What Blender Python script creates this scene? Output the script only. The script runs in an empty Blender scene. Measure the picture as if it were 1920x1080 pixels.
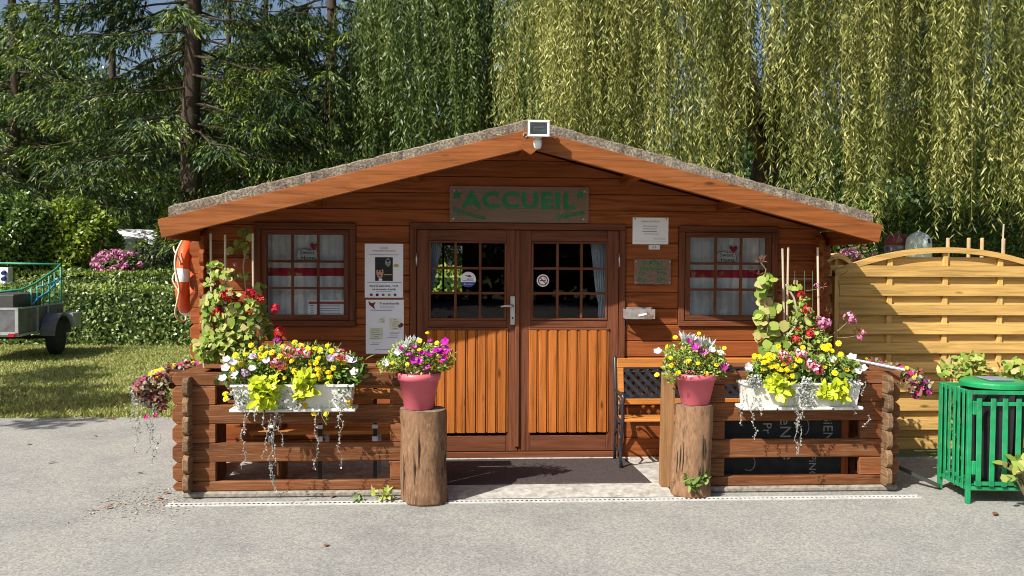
import bpy, bmesh, math, random
import numpy as np
from mathutils import Vector, Matrix

random.seed(7)
rng = np.random.default_rng(7)
scene = bpy.context.scene
COL = scene.collection

# ------------------------------------------------------------------ camera
F_PX = 1600.0
YAW, PITCH, ROLL = math.radians(3.4), math.radians(1.6), math.radians(0.3)
CAM = np.array([0.0, -7.4, 1.74])
_f = np.array([math.sin(YAW) * math.cos(PITCH), math.cos(YAW) * math.cos(PITCH), -math.sin(PITCH)])
_r = np.cross(_f, [0, 0, 1.0]); _r /= np.linalg.norm(_r)
_u = np.cross(_r, _f)
_c, _s = math.cos(ROLL), math.sin(ROLL)
_r, _u = _r * _c + _u * _s, _u * _c - _r * _s
cam_data = bpy.data.cameras.new("camera")
cam_data.sensor_width = 36.0
cam_data.lens = 36.0 * F_PX / 1920.0
cam_data.clip_start, cam_data.clip_end = 0.05, 2000.0
cam = bpy.data.objects.new("camera", cam_data)
COL.objects.link(cam)
cam.matrix_world = Matrix(((_r[0], _u[0], -_f[0], CAM[0]), (_r[1], _u[1], -_f[1], CAM[1]),
                           (_r[2], _u[2], -_f[2], CAM[2]), (0, 0, 0, 1)))
scene.camera = cam

# ------------------------------------------------------------------ light
SUN_DIR = Vector((1.057, 0.86, -1.21)).normalized()
world = bpy.data.worlds.new("World"); scene.world = world; world.use_nodes = True
wn = world.node_tree.nodes; wl = world.node_tree.links
bg = wn["Background"]
sky = wn.new("ShaderNodeTexSky"); sky.sky_type = 'NISHITA'; sky.sun_disc = False
sky.sun_elevation = math.asin(-SUN_DIR.z)
sky.sun_rotation = math.atan2(-SUN_DIR.x, -SUN_DIR.y)
sky.air_density = 1.0; sky.dust_density = 3.0; sky.ozone_density = 1.0
wl.new(sky.outputs[0], bg.inputs[0]); bg.inputs[1].default_value = 0.085
sun_d = bpy.data.lights.new("sun", 'SUN'); sun_d.energy = 5.0; sun_d.angle = math.radians(0.53)
sun_d.color = (1.0, 0.955, 0.88)
sun = bpy.data.objects.new("sun", sun_d); COL.objects.link(sun)
sun.rotation_euler = SUN_DIR.to_track_quat('-Z', 'Y').to_euler()
scene.view_settings.view_transform = 'Standard'; scene.view_settings.look = 'None'
scene.view_settings.gamma = 1.0; scene.view_settings.use_curve_mapping = False
scene.view_settings.exposure = 0.5
scene.cycles.max_bounces = 6; scene.cycles.diffuse_bounces = 3; scene.cycles.glossy_bounces = 3
scene.cycles.transmission_bounces = 3; scene.cycles.transparent_max_bounces = 10
scene.cycles.pixel_filter_type = 'BLACKMAN_HARRIS'; scene.cycles.filter_width = 1.0
scene.cycles.caustics_reflective = False; scene.cycles.caustics_refractive = False

# ------------------------------------------------------------------ pixel helpers (1920x1080 photo pixels)
def ray(u, v):
    return _r * (u - 960) / F_PX - _u * (v - 540) / F_PX + _f

def P(u, v, y=None, z=None, x=None, d=None):
    """photo pixel -> point on plane y=, z=, x= or at depth d"""
    q = ray(u, v)
    if y is not None: t = (y - CAM[1]) / q[1]
    elif z is not None: t = (z - CAM[2]) / q[2]
    elif x is not None: t = (x - CAM[0]) / q[0]
    else: t = d
    return CAM + q * t

def rect(u0, v0, u1, v1, y):
    um, vm = (u0 + u1) / 2, (v0 + v1) / 2
    return P(u0, vm, y=y)[0], P(u1, vm, y=y)[0], P(um, v1, y=y)[2], P(um, v0, y=y)[2]

# ------------------------------------------------------------------ materials
def new_mat(name):
    m = bpy.data.materials.new(name); m.use_nodes = True
    nt = m.node_tree
    return m, nt, nt.nodes, nt.links, nt.nodes["Principled BSDF"]

def ramp(nodes, stops, interp='LINEAR'):
    r = nodes.new("ShaderNodeValToRGB"); r.color_ramp.interpolation = interp
    e = r.color_ramp.elements
    while len(e) < len(stops): e.new(0.5)
    for k, (p, c) in enumerate(stops):
        e[k].position = p; e[k].color = (*c, 1) if len(c) == 3 else c
    return r

def wood(name, base, axis='x', dark=0.42, rough=0.62, var=0.35, knots=0.9, weather=0.0, coat=0.0, lo=1.1, hi=22.0):
    m, nt, N, L, B = new_mat(name)
    tc = N.new("ShaderNodeTexCoord"); oi = N.new("ShaderNodeObjectInfo")
    off = N.new("ShaderNodeVectorMath"); off.operation = 'MULTIPLY_ADD'
    off.inputs[1].default_value = (1, 1, 1)
    sc = N.new("ShaderNodeVectorMath"); sc.operation = 'SCALE'; sc.inputs[0].default_value = (13.1, 7.7, 9.3)
    L.new(oi.outputs["Random"], sc.inputs[3]); L.new(tc.outputs["Object"], off.inputs[0]); L.new(sc.outputs[0], off.inputs[2])
    mp = N.new("ShaderNodeMapping")
    mp.inputs["Scale"].default_value = tuple(lo if a == axis else hi for a in 'xyz')
    L.new(off.outputs[0], mp.inputs[0])
    n1 = N.new("ShaderNodeTexNoise"); n1.inputs["Scale"].default_value = 1.6; n1.inputs["Detail"].default_value = 7
    n1.inputs["Roughness"].default_value = 0.65; n1.inputs["Distortion"].default_value = 0.6
    L.new(mp.outputs[0], n1.inputs[0])
    b = np.array(base)
    r1 = ramp(N, [(0.28, tuple(b * dark)), (0.5, tuple(b)), (0.75, tuple(np.minimum(b * 1.35 + 0.01, 0.9)))])
    L.new(n1.outputs[0], r1.inputs[0])
    # knots
    mk = N.new("ShaderNodeMapping"); mk.inputs["Scale"].default_value = tuple(2.2 if a == axis else 7.0 for a in 'xyz')
    L.new(off.outputs[0], mk.inputs[0])
    vo = N.new("ShaderNodeTexVoronoi"); vo.inputs["Scale"].default_value = 1.0; L.new(mk.outputs[0], vo.inputs[0])
    rk = ramp(N, [(0.04, (knots,) * 3), (0.13, (0, 0, 0))]); L.new(vo.outputs["Distance"], rk.inputs[0])
    mx = N.new("ShaderNodeMixRGB"); mx.inputs[2].default_value = (*(b * 0.25), 1)
    L.new(rk.outputs[0], mx.inputs[0]); L.new(r1.outputs[0], mx.inputs[1])
    # patchy fading and per-board tone
    n2 = N.new("ShaderNodeTexNoise"); n2.inputs["Scale"].default_value = 2.3; n2.inputs["Detail"].default_value = 4
    L.new(off.outputs[0], n2.inputs[0])
    hs = N.new("ShaderNodeHueSaturation")
    mr = N.new("ShaderNodeMapRange"); mr.inputs[3].default_value = 1 - var; mr.inputs[4].default_value = 1 + var * 0.8
    ad = N.new("ShaderNodeMath"); ad.operation = 'MULTIPLY_ADD'; ad.inputs[1].default_value = 0.5; 
    L.new(oi.outputs["Random"], ad.inputs[0])
    ml = N.new("ShaderNodeMath"); ml.operation = 'MULTIPLY'; ml.inputs[1].default_value = 0.5
    L.new(n2.outputs[0], ml.inputs[0]); L.new(ml.outputs[0], ad.inputs[2])
    L.new(ad.outputs[0], mr.inputs[0]); L.new(mr.outputs[0], hs.inputs["Value"]); L.new(mx.outputs[0], hs.inputs["Color"])
    out = hs.outputs[0]
    if weather > 0:
        n3 = N.new("ShaderNodeTexNoise"); n3.inputs["Scale"].default_value = 5.0; n3.inputs["Detail"].default_value = 8
        L.new(mp.outputs[0], n3.inputs[0])
        r3 = ramp(N, [(0.5, (0, 0, 0)), (0.72, (weather,) * 3)]); L.new(n3.outputs[0], r3.inputs[0])
        m3 = N.new("ShaderNodeMixRGB"); m3.inputs[2].default_value = (0.34, 0.225, 0.13, 1)
        L.new(r3.outputs[0], m3.inputs[0]); L.new(out, m3.inputs[1]); out = m3.outputs[0]
    L.new(out, B.inputs["Base Color"])
    B.inputs["Roughness"].default_value = rough; B.inputs["Specular IOR Level"].default_value = 0.18
    bp = N.new("ShaderNodeBump"); bp.inputs["Strength"].default_value = 0.25; bp.inputs["Distance"].default_value = 0.004
    L.new(n1.outputs[0], bp.inputs["Height"]); L.new(bp.outputs[0], B.inputs["Normal"])
    if coat: B.inputs["Coat Weight"].default_value = coat; B.inputs["Coat Roughness"].default_value = 0.35
    return m

def plain(name, col, rough=0.5, metal=0.0, spec=0.4, noise=0.15, nscale=14.0, bump=0.0, dirt=None, trans=0.0):
    m, nt, N, L, B = new_mat(name)
    B.inputs["Roughness"].default_value = rough; B.inputs["Metallic"].default_value = metal
    B.inputs["Specular IOR Level"].default_value = spec
    tc = N.new("ShaderNodeTexCoord"); n = N.new("ShaderNodeTexNoise")
    n.inputs["Scale"].default_value = nscale; n.inputs["Detail"].default_value = 6
    L.new(tc.outputs["Object"], n.inputs[0])
    c = np.array(col)
    r = ramp(N, [(0.3, tuple(np.clip(c * (1 - noise), 0, 1))), (0.7, tuple(np.clip(c * (1 + noise), 0, 1)))])
    L.new(n.outputs[0], r.inputs[0]); out = r.outputs[0]
    if dirt:
        n2 = N.new("ShaderNodeTexNoise"); n2.inputs["Scale"].default_value = nscale * 0.6; n2.inputs["Detail"].default_value = 9
        n2.inputs["Roughness"].default_value = 0.7
        L.new(tc.outputs["Object"], n2.inputs[0])
        r2 = ramp(N, [(0.52, (0, 0, 0)), (0.66, (1, 1, 1))]); L.new(n2.outputs[0], r2.inputs[0])
        mx = N.new("ShaderNodeMixRGB"); mx.inputs[2].default_value = (*dirt, 1)
        L.new(r2.outputs[0], mx.inputs[0]); L.new(out, mx.inputs[1]); out = mx.outputs[0]
    L.new(out, B.inputs["Base Color"])
    if bump:
        bp = N.new("ShaderNodeBump"); bp.inputs["Strength"].default_value = bump; bp.inputs["Distance"].default_value = 0.01
        L.new(n.outputs[0], bp.inputs["Height"]); L.new(bp.outputs[0], B.inputs["Normal"])
    return m

def leafmat(name, cols, trans=0.35, rough=0.45, spec=0.35, patch=None):
    """colour varies leaf by leaf; part of the light passes through the blade"""
    m, nt, N, L, B = new_mat(name)
    g = N.new("ShaderNodeNewGeometry")
    k = len(cols)
    r = ramp(N, [((i + 0.5) / k, c) for i, c in enumerate(cols)])
    src = g.outputs["Random Per Island"]
    if patch:                                   # bough-by-bough leaf tone; clump light and shade put into the colour
        tc = N.new("ShaderNodeTexCoord"); mp = N.new("ShaderNodeMapping"); mp.inputs["Scale"].default_value = patch[:3]
        nz = N.new("ShaderNodeTexNoise"); nz.inputs["Scale"].default_value = 1.0; nz.inputs["Detail"].default_value = 3
        L.new(tc.outputs["Object"], mp.inputs[0]); L.new(mp.outputs[0], nz.inputs[0])
        mr = N.new("ShaderNodeMapRange"); mr.inputs[1].default_value = 0.34; mr.inputs[2].default_value = 0.66; L.new(nz.outputs[0], mr.inputs[0])
        av = N.new("ShaderNodeMix"); av.inputs[0].default_value = patch[3]; L.new(src, av.inputs[2]); L.new(mr.outputs[0], av.inputs[3]); src = av.outputs[0]
    L.new(src, r.inputs[0])
    L.new(r.outputs[0], B.inputs["Base Color"])
    B.inputs["Roughness"].default_value = rough; B.inputs["Specular IOR Level"].default_value = spec
    t = N.new("ShaderNodeBsdfTranslucent")
    hs = N.new("ShaderNodeHueSaturation"); hs.inputs["Value"].default_value = 1.25; hs.inputs["Saturation"].default_value = 1.1
    L.new(r.outputs[0], hs.inputs["Color"]); L.new(hs.outputs[0], t.inputs[0])
    mx = N.new("ShaderNodeMixShader"); mx.inputs[0].default_value = trans * 0.5
    L.new(B.outputs[0], mx.inputs[1]); L.new(t.outputs[0], mx.inputs[2])
    L.new(mx.outputs[0], N["Material Output"].inputs[0])
    return m

def glassmat(name, tint=(0.92, 0.95, 0.94), refl=0.08, rough=0.01, body=0.0, bodycol=(0.3, 0.25, 0.2)):
    m, nt, N, L, B = new_mat(name)
    tr = N.new("ShaderNodeBsdfTransparent"); tr.inputs[0].default_value = (*tint, 1)
    gl = N.new("ShaderNodeBsdfGlossy"); gl.inputs["Roughness"].default_value = rough
    fr = N.new("ShaderNodeFresnel"); fr.inputs[0].default_value = 1.45
    ad = N.new("ShaderNodeMath"); ad.operation = 'ADD'; ad.inputs[1].default_value = refl
    L.new(fr.outputs[0], ad.inputs[0])
    mx = N.new("ShaderNodeMixShader"); L.new(ad.outputs[0], mx.inputs[0])
    L.new(tr.outputs[0], mx.inputs[1]); L.new(gl.outputs[0], mx.inputs[2]); out = mx.outputs[0]
    if body:
        df = N.new("ShaderNodeBsdfDiffuse"); df.inputs[0].default_value = (*bodycol, 1)
        m2 = N.new("ShaderNodeMixShader"); m2.inputs[0].default_value = body
        L.new(out, m2.inputs[1]); L.new(df.outputs[0], m2.inputs[2]); out = m2.outputs[0]
    L.new(out, N["Material Output"].inputs[0])
    return m

def asphalt_mat():
    m, nt, N, L, B = new_mat("asphalt")
    tc = N.new("ShaderNodeTexCoord")
    v = N.new("ShaderNodeTexVoronoi"); v.inputs["Scale"].default_value = 70; L.new(tc.outputs["Object"], v.inputs[0])
    n = N.new("ShaderNodeTexNoise"); n.inputs["Scale"].default_value = 95; n.inputs["Detail"].default_value = 9; n.inputs["Roughness"].default_value = 0.8
    L.new(tc.outputs["Object"], n.inputs[0])
    big = N.new("ShaderNodeTexNoise"); big.inputs["Scale"].default_value = 1.1; big.inputs["Detail"].default_value = 10; big.inputs["Roughness"].default_value = 0.65
    L.new(tc.outputs["Object"], big.inputs[0])
    r1 = ramp(N, [(0.32, (0.16, 0.158, 0.147)), (0.5, (0.285, 0.282, 0.262)), (0.68, (0.44, 0.435, 0.405))]); L.new(n.outputs[0], r1.inputs[0])
    r2 = ramp(N, [(0.0, (0.72, 0.72, 0.72)), (0.45, (1.0, 1.0, 1.0)), (1.0, (1.35, 1.33, 1.28))]); L.new(v.outputs["Color"], r2.inputs[0])
    mx = N.new("ShaderNodeMixRGB"); mx.blend_type = 'MULTIPLY'; mx.inputs[0].default_value = 1
    L.new(r1.outputs[0], mx.inputs[1]); L.new(r2.outputs[0], mx.inputs[2])
    r3 = ramp(N, [(0.28, (0.74, 0.74, 0.76)), (0.5, (1, 1, 1)), (0.72, (1.13, 1.11, 1.06))]); L.new(big.outputs[0], r3.inputs[0])
    m2 = N.new("ShaderNodeMixRGB"); m2.blend_type = 'MULTIPLY'; m2.inputs[0].default_value = 1
    L.new(mx.outputs[0], m2.inputs[1]); L.new(r3.outputs[0], m2.inputs[2])
    L.new(m2.outputs[0], B.inputs["Base Color"]); B.inputs["Roughness"].default_value = 0.85; B.inputs["Specular IOR Level"].default_value = 0.2
    bp = N.new("ShaderNodeBump"); bp.inputs["Strength"].default_value = 0.55; bp.inputs["Distance"].default_value = 0.006
    L.new(n.outputs[0], bp.inputs["Height"]); L.new(bp.outputs[0], B.inputs["Normal"])
    return m

def ground_mat():
    m, nt, N, L, B = new_mat("lawn_soil")
    tc = N.new("ShaderNodeTexCoord")
    n = N.new("ShaderNodeTexNoise"); n.inputs["Scale"].default_value = 1.3; n.inputs["Detail"].default_value = 9; n.inputs["Roughness"].default_value = 0.7
    L.new(tc.outputs["Object"], n.inputs[0])
    r = ramp(N, [(0.3, (0.1, 0.13, 0.025)), (0.5, (0.19, 0.21, 0.05)), (0.68, (0.3, 0.27, 0.11))]); L.new(n.outputs[0], r.inputs[0])
    L.new(r.outputs[0], B.inputs["Base Color"]); B.inputs["Roughness"].default_value = 0.9
    return m

def felt_mat():
    m, nt, N, L, B = new_mat("mossy_roof_felt")
    tc = N.new("ShaderNodeTexCoord")
    n = N.new("ShaderNodeTexNoise"); n.inputs["Scale"].default_value = 60; n.inputs["Detail"].default_value = 6; n.inputs["Roughness"].default_value = 0.8
    n2 = N.new("ShaderNodeTexNoise"); n2.inputs["Scale"].default_value = 7; n2.inputs["Detail"].default_value = 7
    L.new(tc.outputs["Object"], n.inputs[0]); L.new(tc.outputs["Object"], n2.inputs[0])
    r = ramp(N, [(0.38, (0.075, 0.06, 0.05)), (0.52, (0.23, 0.195, 0.155)), (0.66, (0.5, 0.45, 0.37))]); L.new(n.outputs[0], r.inputs[0])
    r2 = ramp(N, [(0.4, (0.72, 0.64, 0.6)), (0.6, (1.05, 1.05, 0.98))]); L.new(n2.outputs[0], r2.inputs[0])
    mx = N.new("ShaderNodeMixRGB"); mx.blend_type = 'MULTIPLY'; mx.inputs[0].default_value = 1
    L.new(r.outputs[0], mx.inputs[1]); L.new(r2.outputs[0], mx.inputs[2]); L.new(mx.outputs[0], B.inputs["Base Color"])
    B.inputs["Roughness"].default_value = 0.95
    bp = N.new("ShaderNodeBump"); bp.inputs["Strength"].default_value = 0.8; bp.inputs["Distance"].default_value = 0.01
    L.new(n.outputs[0], bp.inputs["Height"]); L.new(bp.outputs[0], B.inputs["Normal"])
    return m

M = {}
CW = (0.275, 0.077, 0.02)
for ax in 'xyz': M['cabin_' + ax] = wood('stained_cabin_wood_' + ax, CW, ax, var=0.34, knots=0.9, dark=0.36)
M['frame_x'] = wood('brown_frame_wood_x', (0.155, 0.052, 0.024), 'x', var=0.15, knots=0.5)
M['frame_z'] = wood('brown_frame_wood_z', (0.155, 0.052, 0.024), 'z', var=0.15, knots=0.5)
M['door_z'] = wood('door_board_wood', (0.40, 0.122, 0.021), 'z', var=0.25, knots=1.0, dark=0.42, weather=0.12)
M['fascia'] = wood('fascia_wood', (0.25, 0.078, 0.019), 'x', var=0.2, knots=1.0, dark=0.45, weather=0.12)
for ax in 'xyz': M['rail_' + ax] = wood('weathered_rail_wood_' + ax, (0.185, 0.064, 0.022), ax, var=0.45, knots=0.9, weather=0.42)
M['rail_side'] = wood('greyed_rail_end', (0.17, 0.1, 0.055), 'y', var=0.4, knots=0.6, weather=0.8)
M['post_z'] = wood('bleached_post', (0.3, 0.155, 0.065), 'z', var=0.2, knots=0.6, weather=0.5)
M['pine_x'] = wood('treated_pine_x', (0.64, 0.39, 0.12), 'x', var=0.42, knots=0.95, dark=0.5, weather=0.2)
M['pine_z'] = wood('treated_pine_z', (0.66, 0.41, 0.13), 'z', var=0.2, knots=0.8, dark=0.62)
M['bench_wood'] = wood('varnished_bench_slat', (0.52, 0.2, 0.045), 'x', var=0.15, knots=0.5, dark=0.6, coat=0.3, rough=0.45)
M['stump'] = wood('debarked_log', (0.215, 0.12, 0.066), 'z', var=0.25, knots=0.6, dark=0.35, weather=0.6, rough=0.85, lo=4.0, hi=15.0)
M['stump_top'] = plain('sawn_log_end', (0.2, 0.15, 0.105), 0.9, noise=0.5, nscale=25)
M['bark'] = wood('dark_bark', (0.075, 0.055, 0.04), 'z', var=0.2, knots=0.3, dark=0.4, rough=0.95)
M['bamboo'] = wood('bamboo', (0.5, 0.42, 0.3), 'z', var=0.2, knots=0.3, dark=0.7)
M['stake'] = plain('pine_stake', (0.5, 0.33, 0.16), 0.8)
M['asphalt'] = asphalt_mat(); M['ground'] = ground_mat(); M['felt'] = felt_mat()
M['concrete'] = plain('concrete', (0.42, 0.4, 0.36), 0.9, noise=0.3, nscale=18, bump=0.3, dirt=(0.25, 0.23, 0.2))
M['kerb'] = plain('old_mortar', (0.26, 0.23, 0.19), 0.95, noise=0.35, nscale=30, bump=0.6)
M['drain'] = plain('pale_drain_grate', (0.5, 0.5, 0.48), 0.6, noise=0.12, dirt=(0.35, 0.33, 0.3))
M['dark'] = plain('dark_void', (0.012, 0.012, 0.012), 0.9)
M['mat'] = plain('coir_mat', (0.075, 0.06, 0.058), 1.0, noise=0.7, nscale=160, bump=0.8, spec=0.1)
M['white_plastic'] = plain('white_plastic', (0.74, 0.73, 0.68), 0.45, noise=0.06, dirt=(0.62, 0.6, 0.54))
M['white_paint'] = plain('white_paint', (0.8, 0.8, 0.8), 0.4, noise=0.03)
M['paper'] = plain('white_paper', (0.9, 0.91, 0.94), 0.6, noise=0.04, nscale=5)
M['ink'] = plain('grey_ink', (0.13, 0.13, 0.2), 0.8); M['ink_black'] = plain('black_ink', (0.015, 0.015, 0.018), 0.6)
M['ink_red'] = plain('red_ink', (0.4, 0.1, 0.06), 0.8); M['ink_blue'] = plain('blue_ink', (0.04, 0.06, 0.3), 0.6)
M['ink_green'] = plain('green_ink', (0.12, 0.4, 0.08), 0.6); M['ink_gold'] = plain('gold_ink', (0.55, 0.38, 0.06), 0.6)
M['ink_yellow'] = plain('pale_yellow_ink', (0.74, 0.76, 0.58), 0.8); M['ink_maroon'] = plain('maroon_ink', (0.22, 0.02, 0.03), 0.6)
M['skin'] = plain('print_skin', (0.55, 0.3, 0.22), 0.6); M['ink_grey'] = plain('print_grey', (0.3, 0.32, 0.3), 0.7, noise=0.6, nscale=60)
M['sign_green'] = plain('green_lettering', (0.01, 0.19, 0.065), 0.5)
M['plexi'] = glassmat('smoked_plexiglass', (0.9, 0.85, 0.8), 0.03, 0.08, body=0.3, bodycol=(0.55, 0.4, 0.3))
M['glass'] = glassmat('window_glass', (0.93, 0.95, 0.95), 0.03)
M['dark_glass'] = glassmat('door_glass', (0.8, 0.84, 0.82), 0.0)
M['curtain'] = plain('white_net_curtain', (0.72, 0.74, 0.76), 0.9, noise=0.1, nscale=9)
M['gingham'] = plain('gingham_cloth', (0.45, 0.5, 0.58), 0.9, noise=0.3, nscale=70)
M['red_cloth'] = plain('red_ribbon', (0.42, 0.02, 0.04), 0.8, noise=0.2)
M['metal'] = plain('brushed_metal', (0.55, 0.55, 0.54), 0.35, metal=0.9, noise=0.1)
M['rusty'] = plain('worn_metal', (0.33, 0.3, 0.28), 0.6, metal=0.4, noise=0.4, dirt=(0.2, 0.11, 0.06))
M['iron'] = plain('black_cast_iron', (0.02, 0.024, 0.032), 0.35, spec=0.6, noise=0.3)
M['lamp_glass'] = glassmat('lamp_glass', (0.92, 0.94, 0.93), 0.03, 0.05)
M['reflector'] = plain('lamp_reflector', (0.55, 0.57, 0.55), 0.6, metal=0.0)
M['orange'] = plain('orange_lifebuoy_shell', (0.72, 0.1, 0.02), 0.45, noise=0.12, nscale=8)
M['rope'] = plain('cream_rope', (0.62, 0.52, 0.36), 0.9, noise=0.2)
M['pink_pot'] = plain('pink_plastic_pot', (0.62, 0.13, 0.17), 0.4, noise=0.06, nscale=6)
M['bin_green'] = plain('green_painted_steel', (0.014, 0.27, 0.098), 0.45, noise=0.35, nscale=9, dirt=(0.07, 0.24, 0.13))
M['lid_green'] = plain('green_plastic_lid', (0.015, 0.27, 0.09), 0.35, noise=0.1)
M['bag'] = plain('black_bin_bag', (0.012, 0.012, 0.014), 0.35, spec=0.5)
M['lidgrey'] = plain('grey_lid_plate', (0.2, 0.23, 0.27), 0.5)
M['board'] = plain('chalkboard', (0.016, 0.018, 0.02), 0.75, noise=0.4)
M['chalk'] = plain('chalk', (0.3, 0.3, 0.3), 0.95)
M['galv'] = plain('galvanised_steel', (0.42, 0.44, 0.46), 0.5, metal=0.5, noise=0.25, nscale=7)
M['trailer_panel'] = plain('grey_trailer_panel', (0.13, 0.13, 0.145), 0.6, noise=0.3, nscale=6, dirt=(0.08, 0.07, 0.06))
M['tub'] = plain('dark_plastic_tub', (0.06, 0.06, 0.055), 0.6)
M['rack_green'] = plain('teal_green_paint', (0.06, 0.3, 0.2), 0.4, noise=0.2)
M['blue_rope'] = plain('blue_rope', (0.03, 0.32, 0.75), 0.7)
M['rubber'] = plain('black_rubber', (0.018, 0.018, 0.02), 0.8)
M['caravan'] = plain('caravan_shell', (0.72, 0.74, 0.74), 0.4, noise=0.05)
M['caravan_grey'] = plain('caravan_front', (0.42, 0.5, 0.48), 0.4, noise=0.1)
M['window_dark'] = plain('dark_tinted_window', (0.03, 0.035, 0.04), 0.15, spec=0.6)
M['tank'] = plain('pale_blue_white_tank', (0.68, 0.76, 0.8), 0.4, noise=0.08)
M['maroon'] = plain('maroon_cover', (0.2, 0.04, 0.07), 0.6, noise=0.2)
M['soil'] = plain('potting_soil', (0.05, 0.035, 0.025), 1.0, noise=0.4, nscale=50)
M['trellis'] = plain('dark_trellis', (0.03, 0.035, 0.03), 0.7)
M['green_mesh'] = plain('green_wire', (0.08, 0.2, 0.11), 0.5)
# leaves
M['lf_willow'] = leafmat('willow_leaf', [(0.06, 0.085, 0.02), (0.14, 0.165, 0.035), (0.28, 0.29, 0.07), (0.5, 0.48, 0.18)], 0.4, 0.45, 0.35, patch=(1.6, 1.6, 0.5, 0.45))
M['lf_willow_shaded'] = leafmat('willow_leaf_shaded', [(0.04, 0.07, 0.015), (0.06, 0.1, 0.022), (0.095, 0.14, 0.03), (0.17, 0.21, 0.06)], 0.35, patch=(1.2, 1.2, 0.5, 0.45))  # shaded copy of the willow leaf; the shade is in the tones
M['lf_spruce'] = leafmat('spruce_needle', [(0.018, 0.04, 0.012), (0.03, 0.065, 0.014), (0.075, 0.12, 0.02), (0.2, 0.26, 0.035), (0.3, 0.36, 0.05)], 0.25, patch=(0.7, 0.7, 0.9, 0.5))  # brightest tones stand in for sunlit sprays
M['lf_spruce_shaded'] = leafmat('spruce_needle_shaded', [(0.014, 0.032, 0.012), (0.024, 0.05, 0.018), (0.04, 0.075, 0.022)], 0.2)  # shaded copy; crown-interior shade is put into the needle colour
M['twig_brown'] = leafmat('dead_spruce_twig', [(0.07, 0.055, 0.035), (0.12, 0.1, 0.06), (0.1, 0.1, 0.05)], 0.1)
M['lf_hedge'] = leafmat('hedge_leaf', [(0.07, 0.12, 0.026), (0.13, 0.2, 0.045), (0.22, 0.29, 0.08), (0.36, 0.41, 0.16)], 0.25, 0.35, 0.6, patch=(1.5, 1.5, 2.0, 0.35))
M['lf_laurel'] = leafmat('laurel_leaf', [(0.09, 0.15, 0.02), (0.17, 0.26, 0.03), (0.27, 0.36, 0.045), (0.38, 0.44, 0.07)], 0.35, 0.35, 0.5)
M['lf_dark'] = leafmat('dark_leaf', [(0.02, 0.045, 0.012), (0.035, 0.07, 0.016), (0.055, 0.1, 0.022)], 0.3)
M['lf_mid'] = leafmat('mid_green_leaf', [(0.05, 0.1, 0.02), (0.085, 0.16, 0.028), (0.15, 0.24, 0.05), (0.22, 0.3, 0.08)], 0.35, 0.35, 0.5)
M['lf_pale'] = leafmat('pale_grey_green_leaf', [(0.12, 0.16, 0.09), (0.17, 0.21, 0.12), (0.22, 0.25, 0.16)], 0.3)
M['lf_ger'] = leafmat('geranium_leaf', [(0.16, 0.25, 0.035), (0.27, 0.36, 0.06), (0.38, 0.45, 0.1), (0.45, 0.38, 0.16)], 0.4)
M['lf_fl'] = leafmat('marigold_leaf', [(0.09, 0.17, 0.025), (0.17, 0.28, 0.04), (0.26, 0.38, 0.07), (0.36, 0.45, 0.12)], 0.35)
M['lf_lime'] = leafmat('lime_sweet_potato_leaf', [(0.42, 0.5, 0.02), (0.52, 0.6, 0.03), (0.6, 0.66, 0.05)], 0.4)
M['lf_silver'] = leafmat('silver_trailing_leaf', [(0.24, 0.26, 0.22), (0.34, 0.36, 0.32), (0.44, 0.45, 0.42)], 0.2)
M['lf_begonia'] = leafmat('bronze_begonia_leaf', [(0.12, 0.03, 0.025), (0.2, 0.07, 0.04), (0.24, 0.14, 0.08), (0.3, 0.3, 0.2)], 0.25)
M['lf_dusty'] = leafmat('dusty_miller_leaf', [(0.55, 0.57, 0.54), (0.66, 0.67, 0.64)], 0.15)
M['lf_grass'] = leafmat('grass_blade', [(0.15, 0.2, 0.035), (0.24, 0.28, 0.055), (0.34, 0.35, 0.1), (0.42, 0.39, 0.16)], 0.3)
M['lf_fall'] = leafmat('dry_fallen_leaf', [(0.2, 0.07, 0.03), (0.3, 0.12, 0.05)], 0.1)
M['stem'] = plain('green_brown_stem', (0.2, 0.17, 0.08), 0.8)
M['woody'] = plain('grey_woody_stem', (0.42, 0.36, 0.28), 0.9)
M['fl_yellow'] = leafmat('marigold_petal', [(0.85, 0.58, 0.005), (0.88, 0.66, 0.01), (0.9, 0.72, 0.02)], 0.2)
M['fl_red'] = leafmat('red_petal', [(0.5, 0.008, 0.02), (0.62, 0.012, 0.04), (0.68, 0.03, 0.05)], 0.2)
M['fl_pink'] = leafmat('pink_petal', [(0.7, 0.18, 0.4), (0.75, 0.3, 0.5), (0.8, 0.45, 0.6)], 0.25)
M['fl_striped'] = leafmat('striped_petal', [(0.62, 0.02, 0.08), (0.75, 0.2, 0.28), (0.82, 0.6, 0.65), (0.65, 0.05, 0.12)], 0.25)
M['fl_white'] = leafmat('white_petal', [(0.62, 0.58, 0.66), (0.74, 0.72, 0.76)], 0.25)
M['fl_lilac'] = leafmat('lilac_petal', [(0.62, 0.42, 0.65), (0.72, 0.58, 0.74), (0.5, 0.2, 0.45)], 0.25)
M['fl_magenta'] = leafmat('magenta_petal', [(0.5, 0.015, 0.38), (0.6, 0.025, 0.48), (0.4, 0.01, 0.3)], 0.3)
M['fl_purple'] = leafmat('purple_petal', [(0.25, 0.01, 0.16), (0.34, 0.02, 0.2)], 0.25)
M['fl_rose'] = leafmat('rose_petal', [(0.6, 0.02, 0.16), (0.68, 0.04, 0.25), (0.55, 0.05, 0.3)], 0.25)
M['fl_hyd'] = leafmat('hydrangea_petal', [(0.62, 0.22, 0.4), (0.7, 0.34, 0.5), (0.6, 0.15, 0.38)], 0.25)

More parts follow.
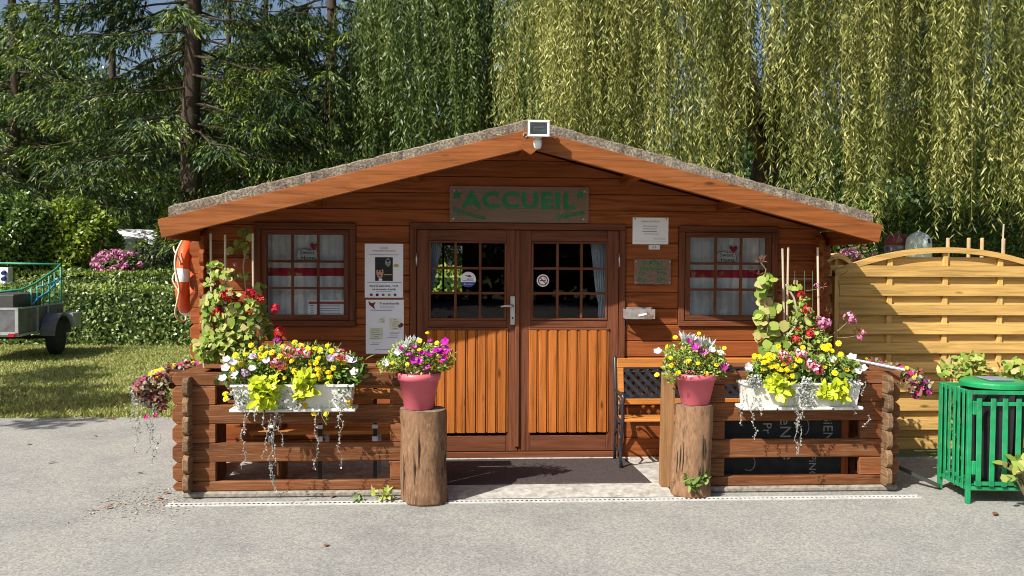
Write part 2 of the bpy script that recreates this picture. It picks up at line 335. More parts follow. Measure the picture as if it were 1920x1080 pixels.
# ------------------------------------------------------------------ object helpers
def link(o, parent=None):
    COL.objects.link(o)
    if parent is not None:
        o.parent = parent
        pw = parent['_w'] if '_w' in parent else None
        root = parent
        T = Matrix.Identity(4)
        chain = []
        while root is not None:
            chain.append(root); root = root.parent
        for c in reversed(chain): T = T @ c.matrix_parent_inverse @ c.matrix_basis
        o.matrix_parent_inverse = T.inverted()
    return o

def tag(o, label, cat, group=None):
    o['label'] = label; o['category'] = cat
    if group: o['group'] = group
    return o

def thing(name, label, cat, loc, group=None, rotz=0.0):
    o = bpy.data.objects.new(name, None); o.empty_display_size = 0.1
    o.location = [float(c) for c in loc]; o.rotation_euler = (0, 0, rotz)
    COL.objects.link(o)
    return tag(o, label, cat, group)

def obj(name, mesh, mat, parent=None, loc=None, rot=None, scale=None, local=False):
    """mesh in world coordinates (default) or, with local=True, in the parent's own frame"""
    if mat is not None and len(mesh.materials) == 0: mesh.materials.append(mat)
    o = bpy.data.objects.new(name, mesh)
    if loc is not None: o.location = [float(c) for c in loc]
    if rot is not None: o.rotation_euler = rot
    if scale is not None: o.scale = (scale,) * 3 if isinstance(scale, (int, float)) else scale
    if local:
        COL.objects.link(o); o.parent = parent
    else:
        link(o, parent)
    return o

def structure(o): o['kind'] = 'structure'; return o
def stuff(o): o['kind'] = 'stuff'; return o

class MB:
    def __init__(s): s.v = []; s.f = []
    def add(s, verts, faces):
        n = len(s.v); s.v += [tuple(float(c) for c in p) for p in verts]; s.f += [tuple(n + i for i in f) for f in faces]; return s
    def box(s, x0, x1, y0, y1, z0, z1, ch=0.0):
        if ch <= 0:
            return s.add([(x, y, z) for x in (x0, x1) for y in (y0, y1) for z in (z0, z1)],
                         [(0, 1, 3, 2), (4, 6, 7, 5), (0, 4, 5, 1), (2, 3, 7, 6), (0, 2, 6, 4), (1, 5, 7, 3)])
        X, Y, Z = (x0, x1), (y0, y1), (z0, z1); sg = (1, -1); V = []; ix = {}
        for i in (0, 1):
            for j in (0, 1):
                for k in (0, 1):
                    p = (X[i], Y[j], Z[k]); d = (sg[i] * ch, sg[j] * ch, sg[k] * ch)
                    for a in range(3):
                        ix[i, j, k, a] = len(V)
                        V.append(tuple(p[b] + (0 if b == a else d[b]) for b in range(3)))
        Fc = []
        for i in (0, 1): Fc.append([ix[i, j, k, 0] for j, k in ((0, 0), (1, 0), (1, 1), (0, 1))])
        for j in (0, 1): Fc.append([ix[i, j, k, 1] for i, k in ((0, 0), (1, 0), (1, 1), (0, 1))])
        for k in (0, 1): Fc.append([ix[i, j, k, 2] for i, j in ((0, 0), (1, 0), (1, 1), (0, 1))])
        for j in (0, 1):
            for k in (0, 1): Fc.append([ix[0, j, k, 1], ix[1, j, k, 1], ix[1, j, k, 2], ix[0, j, k, 2]])
        for i in (0, 1):
            for k in (0, 1): Fc.append([ix[i, 0, k, 0], ix[i, 1, k, 0], ix[i, 1, k, 2], ix[i, 0, k, 2]])
        for i in (0, 1):
            for j in (0, 1): Fc.append([ix[i, j, 0, 0], ix[i, j, 1, 0], ix[i, j, 1, 1], ix[i, j, 0, 1]])
        for i in (0, 1):
            for j in (0, 1):
                for k in (0, 1): Fc.append([ix[i, j, k, 0], ix[i, j, k, 1], ix[i, j, k, 2]])
        return s.add(V, Fc)
    def prism(s, poly, a0, a1, plane='xz'):
        """outline in plane xz / yz / xy, extruded along the third axis"""
        n = len(poly)
        def pt(p, a):
            return {'xz': (p[0], a, p[1]), 'yz': (a, p[0], p[1]), 'xy': (p[0], p[1], a)}[plane]
        V = [pt(p, a0) for p in poly] + [pt(p, a1) for p in poly]
        return s.add(V, [tuple(range(n)), tuple(range(2 * n - 1, n - 1, -1))] + [(i, (i + 1) % n, n + (i + 1) % n, n + i) for i in range(n)])
    def tube(s, pts, r, n=8, cap=True):
        pts = [Vector([float(c) for c in p]) for p in pts]
        rs = r if isinstance(r, (list, tuple, np.ndarray)) else [r] * len(pts)
        base = len(s.v); prev = None
        for i, p in enumerate(pts):
            d = (pts[min(i + 1, len(pts) - 1)] - pts[max(i - 1, 0)])
            if d.length < 1e-9: d = Vector((0, 0, 1))
            d.normalize()
            if prev is None:
                a = d.orthogonal().normalized()
            else:
                a = (prev - d * prev.dot(d))
                a = a.normalized() if a.length > 1e-6 else d.orthogonal().normalized()
            prev = a; b = d.cross(a)
            for k in range(n):
                t = 2 * math.pi * k / n
                s.v.append(tuple(p + (a * math.cos(t) + b * math.sin(t)) * float(rs[i])))
        for i in range(len(pts) - 1):
            for k in range(n):
                k2 = (k + 1) % n
                s.f.append((base + i * n + k, base + i * n + k2, base + (i + 1) * n + k2, base + (i + 1) * n + k))
        if cap:
            s.f.append(tuple(base + k for k in range(n - 1, -1, -1)))
            s.f.append(tuple(base + (len(pts) - 1) * n + k for k in range(n)))
        return s
    def lathe(s, prof, n=24, c=(0, 0, 0), wob=None):
        base = len(s.v)
        for (r, z) in prof:
            for k in range(n):
                t = 2 * math.pi * k / n; rr = r * (wob[k] if wob is not None else 1)
                s.v.append((c[0] + rr * math.cos(t), c[1] + rr * math.sin(t), c[2] + z))
        for i in range(len(prof) - 1):
            for k in range(n):
                k2 = (k + 1) % n
                s.f.append((base + i * n + k, base + i * n + k2, base + (i + 1) * n + k2, base + (i + 1) * n + k))
        s.f.append(tuple(base + k for k in range(n - 1, -1, -1)))
        s.f.append(tuple(base + (len(prof) - 1) * n + k for k in range(n)))
        return s
    def bar(s, p0, p1, w, h, up=(0, 0, 1)):
        p0, p1 = Vector([float(c) for c in p0]), Vector([float(c) for c in p1]); d = (p1 - p0).normalized()
        u = Vector(up); a = d.cross(u)
        if a.length < 1e-5: a = d.orthogonal()
        a.normalize(); b = a.cross(d)
        V = [p + a * sx * w / 2 + b * sz * h / 2 for p in (p0, p1) for sx, sz in ((-1, -1), (1, -1), (1, 1), (-1, 1))]
        return s.add(V, [(3, 2, 1, 0), (4, 5, 6, 7), (0, 1, 5, 4), (1, 2, 6, 5), (2, 3, 7, 6), (3, 0, 4, 7)])
    def disc(s, c, r, y, n=20, sx=1.0):
        return s.add([(c[0] + sx * r * math.cos(2 * math.pi * k / n), y, c[1] + r * math.sin(2 * math.pi * k / n)) for k in range(n)], [tuple(range(n))])
    def mesh(s, name='m', smooth=False):
        m = bpy.data.meshes.new(name); m.from_pydata(s.v, [], s.f); m.validate(); m.update()
        bm = bmesh.new(); bm.from_mesh(m); bmesh.ops.recalc_face_normals(bm, faces=bm.faces); bm.to_mesh(m); bm.free()
        if smooth: m.polygons.foreach_set('use_smooth', [True] * len(m.polygons))
        return m
    def build(s, name, mat, parent=None, smooth=False, **k):
        return obj(name, s.mesh(name, smooth), mat, parent, **k)

def box(name, mat, parent, x0, x1, y0, y1, z0, z1, ch=0.004):
    return MB().box(x0, x1, y0, y1, z0, z1, ch).build(name, mat, parent)

def norm(a):
    return a / np.maximum(np.linalg.norm(a, axis=1, keepdims=True), 1e-9)

def leaf_arrays(pos, axis, nrm, Ln, W, shape='diamond', bend=0.15):
    """many separate leaf blades as arrays; shape diamond (4 verts) or oval (6 verts)"""
    N = len(pos); axis = norm(axis); side = norm(np.cross(axis, nrm)); up = np.cross(side, axis)
    Ln = np.broadcast_to(Ln, (N,))[:, None]; W = np.broadcast_to(W, (N,))[:, None]
    if shape == 'diamond':
        V = np.stack([pos, pos + axis * Ln * 0.45 + side * W * 0.5 + up * Ln * bend * 0.4, pos + axis * Ln,
                      pos + axis * Ln * 0.45 - side * W * 0.5 + up * Ln * bend * 0.4], 1)
        return V.reshape(-1, 3), 4
    V = np.stack([pos, pos + axis * Ln * 0.25 + side * W * 0.45 + up * Ln * bend * 0.4, pos + axis * Ln * 0.7 + side * W * 0.42 + up * Ln * bend * 0.3,
                  pos + axis * Ln, pos + axis * Ln * 0.7 - side * W * 0.42 + up * Ln * bend * 0.3, pos + axis * Ln * 0.25 - side * W * 0.45 + up * Ln * bend * 0.4], 1)
    return V.reshape(-1, 3), 6

def poly_mesh(name, V, k):
    n = len(V) // k
    m = bpy.data.meshes.new(name)
    m.vertices.add(len(V)); m.vertices.foreach_set('co', np.asarray(V, np.float32).ravel())
    m.loops.add(len(V)); m.loops.foreach_set('vertex_index', np.arange(len(V), dtype=np.int32))
    m.polygons.add(n); m.polygons.foreach_set('loop_start', np.arange(0, len(V), k, dtype=np.int32))
    m.update(calc_edges=True); m.validate()
    return m

def leaves(name, mat, parent, pos, axis, nrm, Ln, W, shape='diamond', bend=0.15):
    V, k = leaf_arrays(np.asarray(pos), np.asarray(axis), np.asarray(nrm), Ln, W, shape, bend)
    return stuff(obj(name, poly_mesh(name, V, k), mat, parent))

def rdir(n, zscale=1.0):
    d = rng.normal(size=(n, 3)); d[:, 2] *= zscale
    return norm(d)

def text(s, size, mat, parent, x, y, z, name='lettering', bold=0.0, tilt=0.0, rot90=False, align='CENTER', sx=1.0, spacing=1.0):
    """flat lettering on a plane facing -y"""
    c = bpy.data.curves.new('t', 'FONT'); c.body = s; c.size = size; c.align_x = align; c.align_y = 'CENTER'
    c.offset = bold; c.space_character = spacing; c.extrude = 0.0006; c.resolution_u = 2
    o = bpy.data.objects.new('t', c)
    m = bpy.data.meshes.new_from_object(o)
    bpy.data.objects.remove(o)
    m.materials.clear()
    R = Matrix.Translation((x, y, z)) @ Matrix.Rotation(tilt, 4, 'Y') @ Matrix.Rotation(math.pi / 2, 4, 'X') @ Matrix.Scale(sx, 4, (1, 0, 0))
    m.transform(R)
    return obj(name, m, mat, parent)

# ================================================================== SETTING
CX = 0.52                      # ridge line of the cabin
structure(obj('ground', MB().add([(-400, -400, -0.02), (400, -400, -0.02), (400, 700, -0.02), (-400, 700, -0.02)], [(0, 1, 2, 3)]).mesh(), M['ground']))
edge = []
for x in np.arange(-40, -1.99, 0.12):
    base = 2.33 + 0.05 * math.sin(x * 1.3) + (0.25 * (x + 4) * -0.25 if x < -4 else 0)
    edge.append((x, base + random.uniform(-0.05, 0.05)))
edge += [(-2.0, 2.3), (-2.0, 0.3), (3.3, 0.3), (3.3, 0.12), (40, 0.0)]
structure(obj('road', MB().add([(x, y, 0.0) for x, y in edge] + [(40, -60, 0), (-40, -60, 0)], [tuple(range(len(edge) + 1, -1, -1))]).mesh(), M['asphalt']))
# porch slab, rising gently to the door
slab = MB().add([(-2.06, -0.93, -0.01), (3.36, -0.93, -0.01), (3.36, 0.06, -0.01), (-2.06, 0.06, -0.01),
                 (-2.06, -0.93, 0.026), (3.36, -0.93, 0.026), (3.36, 0.06, 0.05), (-2.06, 0.06, 0.05)],
                [(0, 1, 2, 3), (4, 5, 6, 7), (0, 1, 5, 4), (1, 2, 6, 5), (2, 3, 7, 6), (3, 0, 4, 7)])
structure(slab.build('porch_slab', M['concrete']))
ramp_ = MB().add([(-0.42, -1.13, 0.004), (1.6, -1.13, 0.004), (1.6, -0.931, 0.026), (-0.42, -0.931, 0.026)], [(0, 1, 2, 3)])
structure(ramp_.build('threshold_apron', M['concrete']))
k = thing('mortar_kerb', 'rough grey mortar kerb under the log railing with the blackboard behind', 'kerb', (2.5, -0.98, 0), 'mortar kerbs')
MB().box(1.88, 3.38, -1.03, -0.932, 0.0, 0.045, 0.012).build('kerb_body', M['kerb'], k)
k = thing('mortar_kerb', 'rough grey mortar kerb under the log railing beside the lifebuoy corner', 'kerb', (-1.2, -0.98, 0), 'mortar kerbs')
MB().box(-2.05, -0.40, -1.03, -0.932, 0.0, 0.045, 0.012).build('kerb_body', M['kerb'], k)

# drain channel of one-metre grates set in the road edge
dr = thing('drain_channel', 'pale slotted drain channel running along the front of the porch', 'drain', (0.6, -1.2, 0))
dy0, dy1 = -1.238, -1.162
box('channel_bed', M['dark'], dr, -2.09, 3.45, dy0 + 0.006, dy1 - 0.006, -0.015, 0.0035, 0)
for sgn, yy in ((0, dy0), (1, dy1 - 0.02)):
    box('channel_edge', M['drain'], dr, -2.1, 3.46, yy, yy + 0.02, -0.01, 0.009, 0.002)
bar_m = MB().box(-0.009, 0.009, dy0 + 0.0205, dy1 - 0.0205, 0.0, 0.008, 0.002).mesh('grate_bar')
nb = 0
for x in np.arange(-2.08, 3.45, 0.034):
    if -0.42 < x < -0.1: continue
    obj('grate_bar', bar_m, M['drain'], dr, loc=(x, 0, random.uniform(-0.001, 0.0008))); nb += 1

# doormat
za = 0.036
q = [P(700, 908, z=0.034), P(1230, 906, z=0.034), P(1186, 861, z=0.048), P(760, 863, z=0.048)]
mat_o = MB().add([(-0.42, -0.83, 0.0287), (1.50, -0.82, 0.0289), (1.44, -0.07, 0.0472), (-0.42, -0.07, 0.0472),
                  (-0.41, -0.82, 0.0385), (1.49, -0.81, 0.0387), (1.43, -0.08, 0.0570), (-0.41, -0.08, 0.0570)],
                 [(4, 5, 6, 7), (0, 1, 5, 4), (1, 2, 6, 5), (2, 3, 7, 6), (3, 0, 4, 7)]).build('doormat', M['mat'])
tag(mat_o, 'large dark brown coir doormat in front of the double door', 'doormat')

# ================================================================== CABIN
XL, XR = -2.20, 3.17           # outer faces of the side walls
YB = 3.45                      # back wall
Z0, DZ = 0.0758, 0.1423
cab = thing('log_cabin', 'reddish brown log cabin with a low felted gable roof and double door', 'cabin', (CX, 0, 0))
wl0, wl1, wz0, wz1 = rect(478, 417, 667, 611, 0.0)
wr0, wr1, rz0, rz1 = rect(1272, 425, 1457, 612, 0.0)
wz0 = rz0 = (wz0 + rz0) / 2; wz1 = rz1 = (wz1 + rz1) / 2
dx0, dx1, dz1 = -0.442, 1.431, 2.094
def roof_under(x): return 2.735 - 0.256 * abs(x - CX)
walls = [('front_wall', 0.0, 0.045, True), ('back_wall', YB - 0.045, YB, False)]
bw0, bw1, bz0, bz1 = -0.50, 0.06, 1.33, 2.02         # window in the back wall
for wname, ya, yb, front in walls:
    ext = 0.105
    zs = [0.03] + [Z0 + DZ * i for i in range(1, 20)]
    wall_e = bpy.data.objects.new(wname, None); link(wall_e, cab)
    for a, b in zip(zs[:-1], zs[1:]):
        spans = [(XL - ext, XR + ext)]
        cuts = []
        if front:
            if a < dz1 - 0.06: cuts.append((dx0, dx1))
            if b > wz0 + 0.02 and a < wz1 - 0.02: cuts += [(wl0, wl1), (wr0, wr1)]
        elif b > bz0 + 0.02 and a < bz1 - 0.02: cuts.append((bw0, bw1))
        for c0, c1 in sorted(cuts):
            s0, s1 = spans.pop(); spans += [(s0, c0), (c1, s1)]
        for s0, s1 in spans:
            g = 0.0015
            if b < roof_under(XL) - 0.02 or (abs(s0 - CX) < 1.5 and abs(s1 - CX) < 1.5 and b < roof_under(CX + 1.5)):
                cl = 0.03 if s0 < XL else 0; cr = 0.03 if s1 > XR else 0
                za_, zb_ = a + g, b - g
                if cl or cr:
                    poly = ([(s0 + cl, za_), (s1 - cr, za_)] + ([(s1, za_ + cr), (s1, zb_ - cr)] if cr else []) +
                            [(s1 - cr, zb_), (s0 + cl, zb_)] + ([(s0, zb_ - cl), (s0, za_ + cl)] if cl else []))
                    me = MB().prism(poly, ya, yb)
                    m_ = me.mesh('log')
                    bm = bmesh.new(); bm.from_mesh(m_)
                    bmesh.ops.bevel(bm, geom=[e for e in bm.edges], offset=0.006, segments=1, affect='EDGES'); bm.to_mesh(m_); bm.free()
                    obj('log', m_, M['cabin_x'], wall_e)
                else:
                    MB().box(s0, s1, ya, yb, za_, zb_, 0.006).build('log', M['cabin_x'], wall_e)
            else:
                xl = max(s0, CX - (2.735 - (b)) / 0.256 - 0.02); xr = min(s1, CX + (2.735 - b) / 0.256 + 0.02)
                xl0 = max(s0, CX - (2.735 - a) / 0.256 - 0.02); xr0 = min(s1, CX + (2.735 - a) / 0.256 + 0.02)
                if xr0 - xl0 < 0.1: continue
                if xr - xl < 0.1: poly = [(xl0, a + g), (xr0, a + g), (CX, min(b, 2.745) - g)]
                else: poly = [(xl0, a + g), (xr0, a + g), (xr, b - g), (xl, b - g)]
                m_ = MB().prism(poly, ya, yb).mesh('log')
                bm = bmesh.new(); bm.from_mesh(m_)
                bmesh.ops.bevel(bm, geom=[e for e in bm.edges], offset=0.006, segments=1, affect='EDGES'); bm.to_mesh(m_); bm.free()
                obj('log', m_, M['cabin_x'], wall_e)
for wname, xa in (('side_wall', XL), ('side_wall', XR - 0.045)):
    we = bpy.data.objects.new(wname, None); link(we, cab)
    def sidelog(a, b):
        poly = [(-0.105 + 0.03, a), (YB + 0.075, a), (YB + 0.105, a + 0.03), (YB + 0.105, b - 0.03), (YB + 0.075, b), (-0.105 + 0.03, b), (-0.105, b - 0.03), (-0.105, a + 0.03)]
        m_ = MB().prism(poly, xa, xa + 0.045, 'yz').mesh('log')
        bm = bmesh.new(); bm.from_mesh(m_)
        bmesh.ops.bevel(bm, geom=list(bm.edges), offset=0.005, segments=1, affect='EDGES'); bm.to_mesh(m_); bm.free()
        obj('log', m_, M['cabin_y'], we)
    for i in range(0, 13):
        sidelog(Z0 + DZ * (i + 0.5) + 0.0015, Z0 + DZ * (i + 1.5) - 0.0015)
box('floor', M['frame_x'], cab, XL + 0.05, XR - 0.05, 0.05, YB - 0.05, 0.03, 0.09, 0)
box('ceiling_tie', M['frame_x'], cab, XL + 0.05, XR - 0.05, 1.6, 1.7, 2.2, 2.3, 0.004)
# dark interior fittings behind the door: a reception counter
box('reception_counter', M['frame_x'], cab, 0.2, 2.2, 1.35, 1.95, 0.09, 1.07, 0.006)

for a, b, c, d in ((XL + 0.05, bw0, 0.09, 2.15), (bw1, XR - 0.05, 0.09, 2.15), (bw0, bw1, 0.09, bz0), (bw0, bw1, bz1, 2.3), (CX - 1.6, CX + 1.6, 2.3, 2.42)):
    box('back_light_stop', M['frame_x'], cab, a, b, YB - 0.06, YB - 0.047, c, d, 0)  # inner sheets added to stop light leaking between the logs
for xx in (XL + 0.047, XR - 0.06): box('side_light_stop', M['frame_x'], cab, xx, xx + 0.013, 0.06, YB - 0.061, 0.09, 2.06, 0)  # same added light stops along the side walls

# ---- roof
RY0, RY1 = -0.81, YB + 0.25
roof = bpy.data.objects.new('roof', None); link(roof, cab)
for sgn in (-1, 1):
    xe = CX + sgn * 2.76
    def sl(x, top): return top - 0.256 * abs(x - CX)
    MB().prism([(CX, 2.776), (xe, sl(xe, 2.776)), (xe, sl(xe, 2.755)), (CX, 2.755)] if sgn > 0 else [(CX, 2.776), (CX, 2.755), (xe, sl(xe, 2.755)), (xe, sl(xe, 2.776))], RY0, RY1).build('roof_deck', M['cabin_x'], roof)
    # felt in sheets with slightly wandering front edge
    xs = np.linspace(CX, CX + sgn * 2.72, 60)
    V = []; jit = rng.normal(size=60) * 0.0035
    for i, x in enumerate(xs):
        zt = sl(x, 2.857) + jit[i]; zb = sl(x, 2.779) + rng.normal() * 0.002
        yy = -0.835 + rng.normal() * 0.004
        V += [(x, yy, zb), (x, yy, zt - 0.01), (x, yy + 0.014, zt), (x, RY1, zt), (x, RY1, zb)]
    Fc = [(5 * i + j, 5 * i + 5 + j, 5 * i + 5 + (j + 1) % 5, 5 * i + (j + 1) % 5) for i in range(59) for j in range(5)]
    Fc += [(0, 1, 2, 3, 4), tuple(59 * 5 + j for j in (4, 3, 2, 1, 0))]
    MB().add(V, Fc).build('roofing_felt', M['felt'], roof)
    # fascia board
    xf = CX + sgn * 2.79; th = 0.14
    dxn, dzn = 0.248 * 0.148, 0.148
    top = [(CX + sgn * 0.0, 2.776), (xf, sl(xf, 2.776))]
    bot = [(xf - sgn * 0.03, sl(xf - sgn * 0.03, 2.628)), (CX, 2.628)]
    poly = top + bot
    m_ = MB().prism(poly, -0.86, -0.815).mesh('fascia')
    bm = bmesh.new(); bm.from_mesh(m_); bmesh.ops.bevel(bm, geom=list(bm.edges), offset=0.004, segments=1, affect='EDGES'); bm.to_mesh(m_); bm.free()
    m_.transform(Matrix.Translation((sgn * 0.0012, 0, 0)))
    obj('fascia_board', m_, M['fascia'], roof)
    # side eave board
    box('eave_board', M['cabin_y'], roof, min(xf - sgn * 0.05, xf - sgn * 0.08), max(xf - sgn * 0.05, xf - sgn * 0.08), -0.81, RY1, sl(xf, 2.63), sl(xf, 2.755), 0.003)
for xp in (CX - 1.75, CX - 0.9, CX, CX + 0.9, CX + 1.75):
    zt = 2.752 - 0.256 * abs(xp - CX) - 0.012
    box('purlin', M['cabin_y'], roof, xp - 0.035, xp + 0.035, -0.812, RY1 - 0.05, zt - 0.075, zt, 0.004)
MB().prism([(CX - 0.065, 2.752), (CX + 0.065, 2.752), (CX + 0.065, 2.625), (CX + 0.005, 2.575), (CX - 0.065, 2.62)], -0.885, -0.8605).build('ridge_plate', M['fascia'], roof)

# ---- windows
def cabin_window(x0, x1, z0, z1, tagc, front=True, ybase=0.0, sgn=-1):
    w = bpy.data.objects.new('window', None); link(w, cab)
    yo = ybase + sgn * 0.022
    fr = 0.052
    def B(n, mt, a, b, c, d, pr, ch=0.004, back=0.04):
        ya, yb = ybase + sgn * pr, ybase - sgn * back
        return box(n, mt, w, a, b, min(ya, yb), max(ya, yb), c, d, ch)
    # outer frame
    B('frame', M['frame_x'], x0, x1, z1 - fr, z1, 0.022); B('frame', M['frame_x'], x0, x1, z0, z0 + fr * 0.9, 0.026)
    B('frame', M['frame_z'], x0, x0 + fr, z0 + fr * 0.9, z1 - fr, 0.0215); B('frame', M['frame_z'], x1 - fr, x1, z0 + fr * 0.9, z1 - fr, 0.0215)
    # sash
    a, b, c, d = x0 + fr + 0.004, x1 - fr - 0.004, z0 + fr * 0.9 + 0.004, z1 - fr - 0.004
    st = 0.045
    B('sash', M['frame_x'], a, b, d - st, d, 0.016); B('sash', M['frame_x'], a, b, c, c + st, 0.016)
    B('sash', M['frame_z'], a, a + st, c + st, d - st, 0.0155); B('sash', M['frame_z'], b - st, b, c + st, d - st, 0.0155)
    ga, gb, gc, gd = a + st, b - st, c + st, d - st
    for i in (1, 2):
        xm = ga + (gb - ga) * i / 3; zm = gc + (gd - gc) * i / 3
        B('muntin', M['frame_z'], xm - 0.011, xm + 0.011, gc, gd, 0.012, 0.003, 0.008)
        for j in range(3):
            xa = ga + (gb - ga) * j / 3 + (0.011 if j else 0); xb = ga + (gb - ga) * (j + 1) / 3 - (0.011 if j < 2 else 0)
            B('muntin', M['frame_x'], xa, xb, zm - 0.0105, zm + 0.0105, 0.0118, 0.003, 0.008)
    for i in range(3):
        for j in range(3):
            xa = ga + (gb - ga) * i / 3 + 0.011; xb = ga + (gb - ga) * (i + 1) / 3 - 0.011
            za, zb = gc + (gd - gc) * j / 3 + 0.0105, gc + (gd - gc) * (j + 1) / 3 - 0.0105
            e = 0.0 if (i + j) % 2 else 0.0008
            yy = ybase + 0.001
            MB().add([(xa, yy, za), (xb, yy + e, za), (xb, yy + e, zb), (xa, yy, zb)], [(0, 1, 2, 3)]).build('pane', M['glass'], w)
    return w, ga, gb, gc, gd
for idx, (a, b, c, d) in enumerate(((wl0, wl1, wz0, wz1), (wr0, wr1, rz0, rz1))):
    w, ga, gb, gc, gd = cabin_window(a, b, c, d, idx)
    side = 'beside the hanging posters' if idx == 0 else 'beside the opening hours plaque'
    # net curtain with a red ribbon, inside the window
    cu = thing('net_curtain', 'white net curtain with a red ribbon behind the window ' + side, 'curtain', (ga, 0.1, gc), 'net curtains')
    xs = np.linspace(ga - 0.03, gb + 0.03, 60)
    def drape(z0_, z1_, off=0.0):
        V = [(x, 0.10 + off + 0.008 * math.sin(i * 0.9 + idx) + 0.004 * math.sin(i * 2.3), z) for i, x in enumerate(xs) for z in (z0_, z1_)]
        return MB().add(V, [(2 * i, 2 * i + 2, 2 * i + 3, 2 * i + 1) for i in range(59)])
    drape(gc - 0.05, gd + 0.04).build('cloth', M['curtain'], cu, smooth=True)
    hz = gc + (gd - gc) * 0.535
    drape(hz - 0.035, hz + 0.035, -0.004).build('ribbon', M['red_cloth'], cu, smooth=True)
    # hanging home sign just behind the middle pane
    hs = thing('hanging_sign', 'small script sign with red heart in the window ' + side, 'sign', ((ga + gb) / 2, 0.06, gd), 'window signs')
    xm = (ga + gb) / 2 + 0.005; zt = gd - 0.155
    out = [(xm - 0.085, zt - 0.062), (xm + 0.085, zt - 0.062), (xm + 0.09, zt - 0.02), (xm + 0.075, zt + 0.032), (xm + 0.02, zt + 0.022), (xm - 0.03, zt + 0.036), (xm - 0.08, zt + 0.028), (xm - 0.092, zt - 0.01)]
    MB().prism(out, 0.06, 0.066).build('board', M['curtain'], hs)
    for p, q_ in zip(out, out[1:] + out[:1]):
        pass
    MB().tube([(p[0], 0.059, p[1]) for p in out + out[:1]], 0.0022, 5).build('border', M['ink'], hs)
    text('Sweet', 0.05, M['ink_black'], hs, xm, 0.0585, zt + 0.004); text('Home', 0.05, M['ink_black'], hs, xm + 0.01, 0.0585, zt - 0.042)
    h = [(0, -0.035), (0.03, 0), (0.036, 0.018), (0.024, 0.03), (0.006, 0.022), (0, 0.012), (-0.006, 0.022), (-0.024, 0.03), (-0.036, 0.018), (-0.03, 0)]
    MB().prism([(xm + 0.06 + p[0], zt + 0.055 + p[1]) for p in h], 0.052, 0.058).build('heart', M['red_cloth'], hs)
    if idx == 0:
        le = thing('leaflet', 'white leaflet with a red header propped in the window beside the posters', 'leaflet', (0, 0.05, gc))
        lx0, lx1 = ga + 0.335, gb + 0.01
        box('sheet', M['paper'], le, lx0, lx1, 0.052, 0.056, gc - 0.03, gc + 0.125, 0)
        box('header', M['ink_red'], le, lx0 + 0.008, lx1 - 0.008, 0.0505, 0.0515, gc + 0.09, gc + 0.112, 0)
        for r in range(4):
            zz = gc + 0.072 - r * 0.021
            box('print_line', M['ink'], le, lx0 + 0.02, lx0 + 0.05, 0.0505, 0.0515, zz, zz + 0.007, 0)
            box('print_line', M['ink'], le, lx0 + 0.1, lx1 - 0.05, 0.0505, 0.0515, zz, zz + 0.005, 0)
# back window frame
bwn = bpy.data.objects.new('window', None); link(bwn, cab)
for a, b, c, d in ((bw0, bw1, bz1 - 0.05, bz1), (bw0, bw1, bz0, bz0 + 0.05), (bw0, bw0 + 0.05, bz0 + 0.05, bz1 - 0.05), (bw1 - 0.05, bw1, bz0 + 0.05, bz1 - 0.05), (bw0 + 0.26, bw0 + 0.285, bz0 + 0.05, bz1 - 0.05)):
    box('frame', M['frame_x'], bwn, a, b, YB - 0.06, YB + 0.015, c, d, 0.003)

# ---- double door
dfr = 0.055
door_f = bpy.data.objects.new('door_frame', None); link(door_f, cab)
box('head', M['frame_x'], door_f, dx0, dx1, -0.024, 0.045, dz1 - dfr, dz1)
box('jamb', M['frame_z'], door_f, dx0, dx0 + dfr, -0.0235, 0.045, 0.052, dz1 - dfr)
box('jamb', M['frame_z'], door_f, dx1 - dfr, dx1, -0.0235, 0.045, 0.052, dz1 - dfr)
box('threshold', M['frame_x'], door_f, dx0 + dfr, dx1 - dfr, -0.035, 0.06, 0.052, 0.105)
box('threshold_strip', M['concrete'], door_f, dx0 - 0.05, dx1 + 0.05, -0.06, -0.0355, 0.03, 0.058)
dmid = P(972, 640, y=0)[0]
gl_l = rect(808, 456, 946, 596, -0.01); gl_r = rect(1000, 457, 1135, 597, -0.01)
zg0 = (gl_l[2] + gl_r[2]) / 2; zg1 = (gl_l[3] + gl_r[3]) / 2
